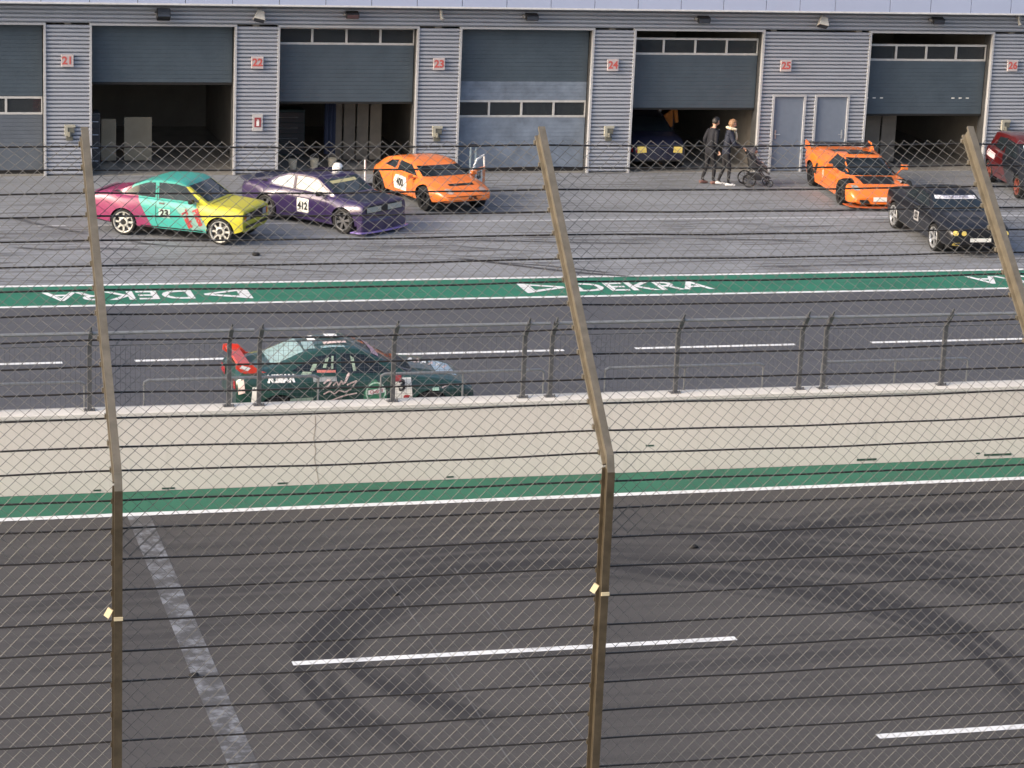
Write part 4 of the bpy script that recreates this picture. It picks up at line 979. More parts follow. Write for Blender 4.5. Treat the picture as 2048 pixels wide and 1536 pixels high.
bn = c.proj('windscreen_banner', [[(-.53, 1.165), (.53, 1.165), (.51, 1.235), (-.51, 1.235)]], mat('silver_white_banner', (.66, .67, .74), .4), 'front', off=.010)
c.text('banner_text', 'TOTALMOTORWERK', 0, 1.20, .075, mat('blue_black_lettering', (.10, .11, .2), .5), 'front', parent=bn, off=.016, bold=.001, sx=.9)
nb = c.proj('number_panel', [[(.02, .52), (.34, .52), (.34, .78), (.02, .78)]], mat('grey_white_panel', (.30, .30, .32), .4), 'right', off=.008); c.text('number', '23', .18, .65, .20, m_text_black, 'right', parent=nb, off=.014)
for sg in (-1, 1):
    for q in (.42, .62): c.proj('headlight', [[(sg*q+.065*math.cos(a), .60+.06*math.sin(a)) for a in np.linspace(0, 2*math.pi, 13)[:-1]]], m_yellowlamp, 'front', off=.012)
    c.proj('kidney_grille', [[(sg*.03, .56), (sg*.19, .56), (sg*.18, .66), (sg*.04, .66)]], m_seal, 'front', off=.014)
    c.proj('fog_light', [[(sg*.50, .28), (sg*.66, .28), (sg*.66, .36), (sg*.50, .36)]], m_yellowlamp, 'front', off=.010)
c.proj('number_plate', [[(-.26, .38), (.26, .38), (.26, .48), (-.26, .48)]], m_plate, 'front', off=.016); c.proj('lower_intake', [[(-.42, .24), (.42, .24), (.42, .34), (-.42, .34)]], m_seal, 'front', off=.008)
c.wheels(m_silver, 'spoke', 5, tyrew=.22, rr=.76); c.mirror(.66, .94, .97, m_black)
c.line('bonnet_seam', [(1.0, -.66), (1.95, -.50)], .010, m_seal, 'top'); c.line('bonnet_seam', [(1.0, .66), (1.95, .50)], .010, m_seal, 'top')

# ---- red and black hatchback at the right edge
def red_livery():
    t = NT('red_black_paint'); x, y, z = t.xyz(); f = t.math('GREATER_THAN', t.math('ADD', x, t.math('MULTIPLY', z, .8)), .50)
    f = t.math('MULTIPLY', f, t.math('LESS_THAN', z, 1.3)); c = t.mix(f, (.085, .008, .010), (.010, .012, .018)); t.set(color=c, rough=.3, coat=.9, coatr=.04); return t.m
hk = [(-1.88, .70, .40, .92, 1.00, 1.04, .52), (-1.80, .78, .28, .96, 1.18, 1.24, .56), (-1.5, .83, .21, .96, 1.34, 1.39, .60), (-.9, .85, .19, .95, 1.40, 1.45, .60), (-.2, .85, .19, .94, 1.42, 1.47, .60), (.2, .85, .19, .93, 1.34, 1.40, .61),
      (.35, .85, .19, .93, 1.27, 1.33, .62), (1.0, .84, .19, .91, .925, .97, .70), (1.45, .83, .21, .85, .865, .905, .68), (1.8, .78, .25, .74, .755, .80, .62), (1.93, .70, .34, .64, .65, .67, .56)]
c = Car('race_car', (31.02+.86, 61.85, 0), -98.0, hk, (1.24, -1.22, .31, .85), red_livery(), 'dark red hatchback with a black bonnet and white stickers at the right edge', flare=.05)
c.std_glass([(-.68, .97), (.68, .97), (.56, 1.29), (-.56, 1.29)], [(-.52, 1.04), (.52, 1.04), (.48, 1.26), (-.48, 1.26)])
for sd in ('right', 'left'):
    c.proj('side_window', [[(-.30, .98), (.70, .97), (.24, 1.30), (-.30, 1.34)]], m_carglass, sd); c.proj('rear_side_window', [[(-1.15, 1.0), (-.40, .98), (-.40, 1.34), (-1.05, 1.28)]], m_carglass, sd)
    c.proj('white_sticker', [[(-1.45, .74), (-.75, .70), (-.72, .86), (-1.42, .90)]], mat('pinkish_white_sticker', (.62, .50, .54), .4), sd, off=.010); c.line('door_seam', [(-.36, .95), (-.38, .38), (.74, .36), (.76, .88)], .012, m_seal, sd)
m_stk = mat('pale_cyan_sticker', (.55, .66, .70), .4)
for k, q in enumerate(([(1.05, .30), (1.15, .30), (1.14, .42), (1.06, .42)], [(1.25, .22), (1.32, .26), (1.30, .36), (1.24, .34)], [(1.10, -.40), (1.36, -.52), (1.38, -.44), (1.14, -.30)], [(1.42, -.10), (1.60, -.16), (1.62, -.06), (1.46, -.02)], [(1.0, .02), (1.12, -.02), (1.14, .10), (1.02, .12)])):
    c.proj('bonnet_sticker', [q], m_stk, 'top', off=.008)
c.proj('windscreen_sticker', [[(-.50, 1.20), (-.36, 1.20), (-.34, 1.27), (-.48, 1.28)]], m_stk, 'front', off=.010)
c.wheels(mat('rusty_red_rim', (.25, .07, .05), .4, .3), 'spoke', 5, tyrew=.2, rr=.7); c.mirror(.66, .93, .98, m_black)
for sg in (-1, 1): c.proj('headlight', [[(sg*.36, .56), (sg*.64, .54), (sg*.64, .68), (sg*.38, .70)]], m_chrome, 'front', off=.010)

# ---- green race saloon behind the wall
def green_livery():
    t = NT('dark_green_race_paint'); x, y, z = t.xyz(); n = t.noise(2.2, 4, .6)
    c = t.ramp(n, [(.35, (.007, .034, .028)), (.65, (.010, .055, .042))])
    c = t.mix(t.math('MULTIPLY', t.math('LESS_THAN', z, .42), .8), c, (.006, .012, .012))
    t.set(color=c, rough=.3, coat=.9, coatr=.04); return t.m
gk = [(-1.98, .74, .40, .90, .92, .94, .62), (-1.92, .80, .28, .99, 1.00, 1.02, .68), (-1.6, .83, .20, .99, 1.005, 1.03, .66), (-1.32, .845, .17, .98, 1.05, 1.08, .62), (-.82, .85, .15, .96, 1.26, 1.31, .58), (-.35, .85, .14, .95, 1.335, 1.38, .57), (.10, .85, .14, .94, 1.32, 1.37, .575),
      (.32, .85, .14, .93, 1.23, 1.28, .59), (.98, .85, .14, .90, .91, .945, .70), (1.5, .84, .15, .84, .85, .88, .68), (1.90, .80, .17, .76, .77, .79, .66), (2.06, .74, .22, .70, .71, .72, .62), (2.12, .68, .30, .62, .63, .64, .56)]
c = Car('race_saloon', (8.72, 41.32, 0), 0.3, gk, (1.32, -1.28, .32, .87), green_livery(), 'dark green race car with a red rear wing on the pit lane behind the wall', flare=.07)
m_pale = mat('pale_green_glass_and_reflection', (.26, .38, .40), .10)  # rear window glass, also the reflection painted on the roof
c.proj('windshield', [[(-.68, .93), (.68, .93), (.54, 1.24), (-.54, 1.24)]], m_carglass, 'front', off=.005)
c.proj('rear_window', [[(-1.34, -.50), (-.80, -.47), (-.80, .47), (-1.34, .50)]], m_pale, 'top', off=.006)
for sd in ('right', 'left'):
    c.proj('side_window', [[(-.20, .97), (.72, .95), (.20, 1.25), (-.20, 1.285)]], m_carglass, sd); c.proj('quarter_window', [[(-1.05, 1.02), (-.28, .97), (-.28, 1.28), (-.66, 1.23)]], m_carglass, sd)
    c.line('door_seam', [(-.24, .94), (-.26, .34), (.80, .30), (.82, .86)], .012, m_seal, sd)
c.text('maker_lettering', 'NISSAN', -1.24, .915, .135, m_text_white, 'right', bold=.012, sx=1.0)
m_pink = mat('pink_white_script', (.66, .52, .50), .4); m_lred = mat('pale_red_banner', (.62, .20, .17), .4); m_cgreen = mat('light_green_emblem', (.16, .50, .30), .4)
def scrib(pts, wd, m, side='right', nm='script_lettering'): return c.line(nm, [(p[0], p[1]*.9+.20) for p in cr(pts, 5)], wd, m, side, off=.010)
UP = .17
scrib([(-.52, .70), (-.44, .76), (-.40, .72), (-.46, .64), (-.53, .60)], .028, m_pink); scrib([(-.36, .66), (-.30, .72), (-.27, .66), (-.22, .73), (-.19, .68), (-.12, .80), (-.08, .84), (-.16, .70)], .024, m_pink)
scrib([(-.12, .66), (-.04, .70), (.04, .72), (-.02, .64)], .026, m_pink); scrib([(-.52, .50), (-.42, .55), (-.34, .50), (-.26, .56), (-.16, .53), (-.06, .58)], .022, m_pink); scrib([(-.58, .30), (-.42, .36), (-.20, .45), (.04, .50)], .022, m_pink)
c.proj('emblem_panel', [[(.16, .48), (.56, .48), (.56, .82), (.38, .86), (.34, .92), (.30, .86), (.16, .80)]], mat('mid_green_panel', (.04, .20, .11), .4), 'right', off=.007)
ring = [(.37+.165*math.cos(a), .65+.165*math.sin(a)) for a in np.linspace(0, 2*math.pi, 25)]
c.line('emblem_ring', ring, .024, mat('mint_ring', (.45, .68, .55), .4), 'right', off=.012)
eb = c.proj('emblem_banner', [[(.23, .61), (.52, .65), (.52, .73), (.23, .69)]], m_text_white, 'right', off=.013); c.text('emblem_text', 'Castrol', .375, .67, .075, mat('emblem_red', (.5, .04, .05), .4), 'right', R(7), eb, .018, .001, 1.0)
nb = c.proj('number_panel', [[(.70, .50), (1.00, .50), (.98, .88), (.70, .88)]], m_plate, 'right', off=.010); c.text('number', '3', .82, .75, .25, m_text_black, 'right', parent=nb, off=.016, bold=.012); c.text('panel_text', 'GT', .90, .56, .07, m_redtx, 'right', parent=nb, off=.016)
c.proj('quarter_sticker', [[(-.62, .99), (-.30, .98), (-.30, 1.02), (-.62, 1.03)]], m_lred, 'right', off=.012)
for q in ([(-.74, 1.02), (-.66, 1.02), (-.60, 1.14), (-.68, 1.12)], [(-.52, 1.06), (-.46, 1.06), (-.40, 1.22), (-.46, 1.20)], [(-.38, 1.04), (-.34, 1.04), (-.32, 1.24), (-.36, 1.24)], [(-.90, .96), (-.72, .96), (-.70, 1.0), (-.86, 1.01)], [(.0, 1.0), (.05, 1.0), (.02, 1.2), (-.04, 1.24)]): c.proj('window_sticker', [q], mat('faded_green_sticker', (.32, .42, .33), .4), 'right', off=.012)
c.proj('windscreen_banner', [[(-.54, 1.19), (.54, 1.19), (.52, 1.25), (-.52, 1.25)]], mat('pink_banner', (.62, .38, .42), .4), 'front', off=.010)
for k, q in enumerate(([(-.62, .05), (-.50, .05), (-.50, .40), (-.62, .40)], [(-.42, -.30), (-.02, -.25), (-.02, -.12), (-.42, -.16)], [(-.3, .1), (-.08, .1), (-.08, .42), (-.3, .42)])): c.proj('roof_sticker', [q], m_text_white if k != 1 else m_pink, 'top', off=.008)
for k, q in enumerate(([(-.78, -.40), (-.60, -.44), (-.56, .1), (-.74, .14)], [(-.5, -.48), (-.1, -.50), (-.1, -.40), (-.5, -.38)])): c.proj('painted_roof_reflection', [q], m_pale, 'top', off=.007)  # pale patches that paint a reflection onto the roof
for k, q in enumerate(([(-1.10, .52), (-.70, .52), (-.70, .60), (-1.10, .60)], [(-.62, .30), (-.30, .30), (-.30, .40), (-.62, .40)], [(1.10, .40), (1.24, .40), (1.24, .56), (1.10, .56)], [(-1.74, .52), (-1.66, .52), (-1.64, .80), (-1.72, .80)], [(-.70, .86), (-.30, .86), (-.30, .93), (-.70, .93)])): c.proj('side_sticker', [q], (mat('faded_green_sticker', (.32, .42, .33), .4), m_pink, mat('mid_grey_sticker', (.30, .32, .33), .4), m_plate, mat('mid_grey_sticker', (.30, .32, .33), .4))[k], 'right', off=.009)
for k in range(6): c.line('bonnet_script', [(1.12+k*.12, .10-.03*k), (1.26+k*.12, .42-.03*k), (1.20+k*.12, .1)], .035, m_pink if k % 2 else m_text_white, 'top', off=.008)
c.proj('bonnet_badge', [[(1.50, -.50), (1.88, -.42), (1.92, .42), (1.56, .50)]], mat('ice_blue_panel', (.38, .50, .60), .3), 'top', off=.006)
c.proj('small_sticker', [[(1.34, .66), (1.46, .66), (1.46, .71), (1.34, .71)]], mat('mint_ring', (.45, .68, .55), .4), 'right', off=.010)
scrib([(1.52, .56), (1.66, .60), (1.82, .58)], .02, m_pink)
for sg, sd in ((-1, 'right'), (1, 'left')):
    b = MB(); T = Matrix.Translation((.70, sg*.95, .93)); b.box(-.09, .07, -.09, .07, -.06, .07, T); b.build('wing_mirror', mat('red_pink_mirror', (.42, .08, .09), .35), c.root, bevel=.02)
c.wheels(mat('black_alloy_rim', (.02, .02, .022), .4, .4), 'spoke', 5, tyrew=.24, rr=.7)
m_rwing = paint('bright_red_wing_paint', (.72, .06, .035), .5, .35)
b = MB(); b.add([(x, y, z) for y in (-.66, .66) for x, z in ((-1.94, 1.12), (-1.72, 1.08), (-1.70, 1.10), (-1.93, 1.15))], [(0, 1, 2, 3), (7, 6, 5, 4), (0, 4, 5, 1), (1, 5, 6, 2), (2, 6, 7, 3), (3, 7, 4, 0)]); rwg = b.build('rear_wing', m_rwing, c.root)
for sg in (-1, 1):
    b = MB(); b.add([(x, sg*y, z) for y in (.66, .69) for x, z in ((-1.98, 1.08), (-1.90, 1.02), (-1.75, .97), (-1.32, .98), (-1.58, 1.03), (-1.72, 1.17), (-1.97, 1.18))], [(0, 1, 2, 3, 4, 5, 6), (13, 12, 11, 10, 9, 8, 7)]+[(i, 7+i, 7+(i+1) % 7, (i+1) % 7) for i in range(7)]); e = b.build('wing_endplate', m_rwing, rwg)
    b = MB(); b.add([(x, sg*.692, z) for x, z in ((-1.92, 1.09), (-1.78, 1.04), (-1.73, 1.09), (-1.88, 1.14))], [(0, 1, 2, 3)]); b.build('white_patch', m_text_white, e)
    b = MB(); b.box(-1.84, -1.78, sg*.5-.01, sg*.5+.01, .98, 1.12); b.build('wing_stay', m_black, rwg)
c.proj('tail_light', [[(-.70, .72), (-.35, .72), (-.35, .86), (-.70, .86)]], m_redlamp, 'rear', off=.012); c.proj('tail_light', [[(.70, .72), (.35, .72), (.35, .86), (.70, .86)]], m_redlamp, 'rear', off=.012)
c.proj('rear_corner_sticker', [[(-1.94, .66), (-1.84, .70), (-1.86, .92), (-1.95, .86)]], m_pink, 'right', off=.012)

# ---- dark car inside garage 24
c = Car('parked_car', (22.30, 66.9, 0), -90, hk, (1.24, -1.22, .31, .85), paint('dark_navy_paint', (.012, .015, .035), 1, .3), 'dark navy car parked nose out inside the garage right of number 24', flare=.02)
c.std_glass([(-.68, .97), (.68, .97), (.56, 1.29), (-.56, 1.29)]); c.wheels(m_greysteel, 'spoke', 5, tyrew=.2, rr=.7)
for sg in (-1, 1): c.proj('headlight', [[(sg*.38, .54), (sg*.64, .52), (sg*.64, .68), (sg*.40, .70)]], m_yellowlamp, 'front', off=.010)
c.proj('indicator', [[(-.76, .54), (-.66, .54), (-.66, .66), (-.76, .66)]], m_redlamp, 'front', off=.012)
for sd in ('right', 'left'): c.proj('side_window', [[(-1.15, 1.0), (.70, .97), (.24, 1.30), (-1.0, 1.30)]], m_carglass, sd)

# ================================================================== PEOPLE
m_skin = mat('light_skin', (.55, .33, .24), .55)
def skinned(name, joints, bones, parent, mats, assign, root, sub=1):
    """joints: name -> (x,y,z,r) ; one continuous skin surface"""
    names = list(joints); me = bpy.data.meshes.new(name)
    me.from_pydata([joints[n][:3] for n in names], [(names.index(a), names.index(b)) for a, b in bones], [])
    o = bpy.data.objects.new(name, me); col.objects.link(o)
    md = o.modifiers.new('s', 'SKIN'); md.use_smooth_shade = True; md.branch_smoothing = .3
    if not me.skin_vertices: me.attributes.new
    lay = me.skin_vertices[0] if len(me.skin_vertices) else None
    for i, n in enumerate(names):
        r_ = joints[n][3]; r_ = r_ if hasattr(r_, '__len__') else (r_, r_)
        lay.data[i].radius = r_; lay.data[i].use_root = (n == root)
    o.modifiers.new('d', 'SUBSURF').levels = sub
    applied(o); me = o.data; me.materials.clear()
    for m in mats: me.materials.append(m)
    for p in me.polygons: p.material_index = assign(p.center); p.use_smooth = True
    o.parent = parent; return o
def face_head(name, parent, c, r, tilt, turn, hair, hairm, cap=None):
    """head: shaped ellipsoid with brow, nose, chin, ears; hair cap as its own part"""
    bm = bmesh.new(); bmesh.ops.create_uvsphere(bm, u_segments=24, v_segments=18, radius=1)
    for v in bm.verts:
        x, y, z = v.co; k = 1-.22*max(0, -z)   # narrower jaw, face towards +x
        v.co = Vector((x*.90*(k if x < 0 else 1), y*.74*k, z*1.12))
        if x > .55:
            g = math.exp(-(y/.16)**2); v.co.x += .22*g*math.exp(-((z+.12)/.20)**2); v.co.x -= .08*math.exp(-((z-.12)/.10)**2)*math.exp(-((abs(y)-.28)/.16)**2)
            v.co.x += .05*g*math.exp(-((z+.42)/.08)**2)+.06*g*math.exp(-((z+.75)/.15)**2)
        if abs(y) > .9 and abs(z) < .25: v.co.y *= 1.14
    T = Matrix.Translation(c) @ Matrix.Rotation(turn, 4, 'Z') @ Matrix.Rotation(tilt, 4, 'Y') @ Matrix.Scale(r, 4)
    hb = bm.copy()
    for v in bm.verts: v.co = T @ v.co
    me = bpy.data.meshes.new(name); bm.to_mesh(me); bm.free(); me.materials.append(m_skin)
    o = bpy.data.objects.new(name, me); col.objects.link(o); smooth_obj(o, 60); o.parent = parent
    dead = [v for v in hb.verts if (v.co.x > .35 and v.co.z < .52) or v.co.z < -.55 or (v.co.x > .1 and v.co.z < -.1)]
    bmesh.ops.delete(hb, geom=dead, context='VERTS')
    for v in hb.verts:
        n = noise.noise(v.co*4); v.co = T @ (v.co*(1.08+.04*n))
    bmesh.ops.solidify(hb, geom=hb.faces[:], thickness=-.012)
    me = bpy.data.meshes.new(hair); hb.to_mesh(me); hb.free(); me.materials.append(hairm)
    h = bpy.data.objects.new(hair, me); col.objects.link(h); smooth_obj(h, 60); h.parent = parent
    for sy in (-1, 1):
        p = T @ Vector((.80, sy*.27, .10)); MB().lathe([(0, -.013), (.010, -.008), (.013, 0), (.010, .008), (0, .013)], 10, 'z', p).build('eye', m_glass, o)
    p0, p1 = T @ Vector((.88, -.2, -.42)), T @ Vector((.88, .2, -.42)); MB().tube([p0, T @ Vector((.93, 0, -.42)), p1], .006, 6).build('mouth', mat('lip_colour', (.35, .12, .10), .5), o)
    return o
def hand(J, Bn, pre, wrist, fwd, side, curl, r=1.0):
    """five short finger chains from the palm, rooted at joint pre+'_palm'"""
    W = Vector(wrist); F = Vector(fwd).normalized(); S = Vector(side).normalized(); N = F.cross(S).normalized()
    P = W+F*.055*r; J[pre+'_palm'] = (*P, (.030*r, .020*r)); Bn.append((pre+'_wrist', pre+'_palm'))
    for i, (off, ln) in enumerate(((-.030, .062), (-.010, .075), (.010, .080), (.030, .070))):
        b = P+S*off*r+F*.030*r; c1 = b+(F*math.cos(curl)-N*math.sin(curl))*ln*.55*r; c2 = c1+(F*math.cos(curl*2)-N*math.sin(curl*2))*ln*.45*r
        for k, (q, rr_) in enumerate(((b, .010), (c1, .009), (c2, .007))): J[f'{pre}_f{i}{k}'] = (*q, rr_*r)
        Bn += [(pre+'_palm', f'{pre}_f{i}0'), (f'{pre}_f{i}0', f'{pre}_f{i}1'), (f'{pre}_f{i}1', f'{pre}_f{i}2')]
    t0 = P+S*.034*r-F*.015*r; t1 = t0+(F*.5+S*.5-N*.5).normalized()*.035*r; t2 = t1+(F*.8-N*.6).normalized()*.028*r
    for k, q in enumerate((t0, t1, t2)): J[f'{pre}_t{k}'] = (*q, (.011-.0015*k)*r)
    Bn += [(pre+'_palm', f'{pre}_t0'), (f'{pre}_t0', f'{pre}_t1'), (f'{pre}_t1', f'{pre}_t2')]
m_jack = mat('dark_navy_jacket', (.014, .018, .036), .75, 0, .3, 8); m_trous = mat('black_trousers', (.010, .010, .014), .8); m_cream = mat('cream_wool', (.62, .55, .42), .8, 0, .15, 10)
m_hair = mat('light_brown_hair', (.24, .13, .07), .6, 0, .3, 20); m_shoe = mat('white_trainers', (.75, .75, .75), .5)
# figure walks towards +x, hands on the pushchair handle at about (.52, +-.16, 1.0)
def adult(pr_, jm, sm_, hm, scarf, reach):
    J = {'pelvis': (0, 0, .93, (.135, .115)), 'waist': (.01, 0, 1.06, (.150, .125)), 'chest': (.05, 0, 1.28, (.172, .135)), 'neckb': (.08, 0, 1.45, (.095, .075)), 'neck': (.10, 0, 1.52, .052), 'head0': (.115, 0, 1.60, .055)}
    Bn = [('pelvis', 'waist'), ('waist', 'chest'), ('chest', 'neckb'), ('neckb', 'neck'), ('neck', 'head0')]
    for sg, n_ in ((1, 'l'), (-1, 'r')):
        J[n_+'_sh'] = (.07, sg*.17, 1.41, .084); J[n_+'_el'] = (.16 if reach else -.02, sg*.25, 1.14, .060); J[n_+'_wrist'] = (.40, sg*.17, 1.045, .032) if reach else (.12, sg*.24, .92, .032)
        Bn += [('neckb', n_+'_sh'), (n_+'_sh', n_+'_el'), (n_+'_el', n_+'_wrist')]
        hand(J, Bn, n_, J[n_+'_wrist'][:3], (1, 0, -.25) if reach else (.4, 0, -1), (0, -sg, 0), .9)
        kx, ax = (.10, .08) if sg < 0 else (.0, -.14)
        J[n_+'_hip'] = (0, sg*.09, .84, .092); J[n_+'_knee'] = (kx, sg*.10, .49, .062); J[n_+'_ank'] = (ax, sg*.10, .12 if sg > 0 else .09, .042); J[n_+'_toe'] = (ax+.13, sg*.11, .035, .034)
        Bn += [('pelvis', n_+'_hip'), (n_+'_hip', n_+'_knee'), (n_+'_knee', n_+'_ank'), (n_+'_ank', n_+'_toe')]
        if sg > 0: J['l_toe'] = (ax+.11, .11, .035, .034)
    def asg(c):
        if c.z > 1.50: return 2
        if (c.x > .405 and c.z > .8) if reach else (c.z < .90 and abs(c.y) > .2): return 2
        return 1 if c.z < .86 else 0
    skinned('body', J, Bn, pr_, [jm, m_trous, m_skin], asg, 'pelvis')
    face_head('head', pr_, Vector((.135, 0, 1.655)), .105, R(14), R(-20), 'hair', hm)
    if scarf: MB().tube([(.20, -.12, 1.53), (.21, 0, 1.47), (.18, .12, 1.52), (.05, .13, 1.55), (-.01, 0, 1.56), (.06, -.12, 1.55), (.20, -.12, 1.53)], .036, 10).build('scarf', m_cream, pr_, smooth=50)
    if scarf: MB().tube([(.20, -.07, 1.47), (.24, -.09, 1.36), (.24, -.07, 1.25)], [.035, .032, .028], 8).build('scarf_end', m_cream, pr_, smooth=50)
    b = MB()
    for (ax, y, h) in ((.08, -.105, .0), (-.14, .105, .01)):
        b.tube([(ax-.07, y, .045+h), (ax+.0, y, .055+h), (ax+.11, y, .042), (ax+.19, y, .032)], [.036, .046, .042, .030], 10)
    b.build('shoes', sm_, pr_, smooth=50)
pr_ = empty('person', (23.42, 62.86, 0), R(-6), 'adult in dark navy jacket, cream scarf and white shoes pushing a black pushchair', 'person')
adult(pr_, m_jack, m_shoe, m_hair, True, True)
pr2 = empty('person', (23.08, 63.15, 0), R(18), 'adult in black with dark hair and pinkish brown shoes beside the scarfed adult', 'person')
adult(pr2, mat('black_padded_coat', (.010, .011, .018), .8, 0, .3, 8), mat('pinkish_brown_shoes', (.30, .15, .12), .6), mat('black_hair', (.012, .010, .010), .5), False, False)
# pushchair
pc = empty('pushchair', (24.26, 62.80, 0), R(-6), 'black pushchair with a grey hood and large rear wheels in front of the garage doors', 'pushchair')
b = MB()
for sg in (-1, 1):
    b.tube([(-.32, sg*.20, 1.00), (-.20, sg*.20, .80), (.34, sg*.20, .14)], .014, 8); b.tube([(-.25, sg*.24, .16), (.02, sg*.21, .52), (.10, sg*.20, .58)], .013, 8)
b.tube([(-.32, -.20, 1.00), (-.35, -.12, 1.03), (-.35, .12, 1.03), (-.32, .20, 1.00)], .017, 8); b.tube([(-.25, -.24, .16), (-.25, .24, .16)], .012, 8)
b.build('frame', m_black, pc, smooth=40)
m_cloth = mat('dark_grey_fabric', (.035, .036, .042), .85, 0, .25, 10)
b = MB()
for sg in (-1, 1): b.add([(x, sg*.185+dy, z) for dy in (-.01, .01) for x, z in ((-.14, .46), (.24, .42), (.26, .52), (-.02, .60), (-.14, .92), (-.20, .90))], [(5, 4, 3, 2, 1, 0), (6, 7, 8, 9, 10, 11)]+[(i, (i+1) % 6, 6+(i+1) % 6, 6+i) for i in range(6)])
b.box(-.13, .26, -.18, .18, .44, .49); T = Matrix.Translation((-.13, 0, .48)) @ Matrix.Rotation(R(-12), 4, 'Y'); b.box(-.02, .02, -.18, .18, 0, .46, T); b.box(.24, .40, -.13, .13, .22, .25)
b.build('seat', m_cloth, pc)
vs = []; fs = []; nu, nv = 10, 8
for i in range(nu+1):
    a = R(100)*i/nu+R(30)
    for j in range(nv+1):
        t = math.pi*j/nv; vs.append((-.16-.22*math.cos(a)*math.sin(t), -.20*math.cos(t), .84+.24*math.sin(a)*math.sin(t)))
for i in range(nu):
    for j in range(nv): fs.append((i*(nv+1)+j, i*(nv+1)+j+1, (i+1)*(nv+1)+j+1, (i+1)*(nv+1)+j))
MB().add(vs, fs).build('hood', mat('mid_grey_hood', (.10, .09, .10), .85, 0, .2, 10), pc, smooth=60)
for x, y, r_ in ((-.22, -.27, .19), (-.22, .27, .19), (.36, -.20, .10), (.36, .20, .10)):
    b = MB(); b.lathe([(r_*.82, -.018), (r_*.97, -.02), (r_, 0), (r_*.97, .02), (r_*.82, .018), (r_*.82, -.018)], 28, 'y'); wo = b.build('wheel', m_dark, pc, smooth=40, loc=(x, y, r_))
    b = MB(); b.lathe([(0, -.012), (r_*.18, -.014), (r_*.18, .014), (0, .012)], 14, 'y')
    for k in range(6): b.box(-.006, .006, -.006, .006, 0, r_*.84, Matrix.Rotation(R(60*k), 4, 'Y'))
    b.build('rim', m_greysteel, wo)
MB().box(-.22, .16, -.15, .15, .17, .33).build('basket', m_cloth, pc, bevel=.02)
# child in the pushchair
ch = empty('person', (24.28, 62.80, .50), R(-6), 'small child in grey clothes and dark cap sitting in the pushchair', 'person')
J = {'pelvis': (-.03, 0, .06, (.085, .075)), 'chest': (-.07, 0, .22, (.090, .075)), 'neckb': (-.085, 0, .31, .055), 'neck': (-.08, 0, .35, .035), 'head0': (-.075, 0, .39, .04)}
Bn = [('pelvis', 'chest'), ('chest', 'neckb'), ('neckb', 'neck'), ('neck', 'head0')]
for sg, n_ in ((1, 'l'), (-1, 'r')):
    J[n_+'_sh'] = (-.07, sg*.095, .28, .042); J[n_+'_el'] = (-.0, sg*.13, .17, .032); J[n_+'_wrist'] = (.10, sg*.09, .15, .022); Bn += [('neckb', n_+'_sh'), (n_+'_sh', n_+'_el'), (n_+'_el', n_+'_wrist')]
    hand(J, Bn, n_, J[n_+'_wrist'][:3], (1, 0, -.2), (0, -sg, 0), .7, .6)
    J[n_+'_hip'] = (.02, sg*.05, .05, .058); J[n_+'_knee'] = (.22, sg*.07, .07, .042); J[n_+'_ank'] = (.30, sg*.07, -.14, .030); J[n_+'_toe'] = (.37, sg*.07, -.17, .026)
    Bn += [('pelvis', n_+'_hip'), (n_+'_hip', n_+'_knee'), (n_+'_knee', n_+'_ank'), (n_+'_ank', n_+'_toe')]
m_gry = mat('warm_grey_clothes', (.14, .12, .12), .85, 0, .2, 12)
skinned('body', J, Bn, ch, [m_gry, m_skin], lambda c: 1 if c.z > .33 or (c.x > .10 and c.z > .12 and abs(c.y) > .03 and c.x < .2 and c.z > .125) else 0, 'pelvis')
face_head('head', ch, Vector((-.065, 0, .435)), .078, R(8), R(-25), 'cap', mat('dark_cap', (.012, .012, .016), .7))
MB().tube([(.0, -.07, .345), (.02, 0, .325), (.0, .07, .345), (-.08, .08, .36), (-.13, 0, .36), (-.08, -.08, .36), (0, -.07, .345)], .024, 8).build('collar', m_cream, ch, smooth=50)

# ================================================================== THINGS IN AND AROUND THE GARAGES
m_beige = mat('beige_board', (.33, .29, .22), .7, 0, .12, 2); m_brown = mat('grey_brown_locker', (.20, .18, .155), .7, 0, .2, 2)
def boards(nm, x0, x1, y, z1, n, m, label, cat, group=None, gap=.05):
    r = empty(nm, ((x0+x1)/2, y, .006), 0, label, cat, group); w_ = (x1-x0)/n; xm = (x0+x1)/2
    for k in range(n): MB().box(x0+k*w_+gap/2-xm, x0+(k+1)*w_-gap/2-xm, -.02, .02, .04, z1).build('panel', m, r, bevel=.008)
    b = MB(); b.box(x0-xm, x1-xm, .021, .05, .06, .12); b.box(x0-xm, x1-xm, .021, .05, z1-.2, z1-.14)
    for s in (x0, x1-.04): b.box(s-xm, s+.04-xm, -.2, .2, 0, .03)
    b.build('stand', m_greysteel, r)
boards('light_patch_board', 7.42, 7.86, 66.9, 1.15, 1, m_beige, 'narrow pale beige board added for a light patch in the open garage right of number 21', 'board')  # both beige boards are added in place of patches of reflected light
boards('light_patch_board', 8.02, 8.80, 66.9, 1.2, 1, m_beige, 'wide pale beige board added for a light patch in the open garage right of number 21', 'board')
boards('locker_row', 13.55, 15.0, 66.9, 1.75, 4, m_brown, 'row of grey brown lockers in the garage between numbers 22 and 23', 'lockers')
boards('folding_partition', 28.30, 29.75, 66.2, 2.3, 3, m_brown, 'three grey brown partition panels in the garage right of number 25', 'partition')
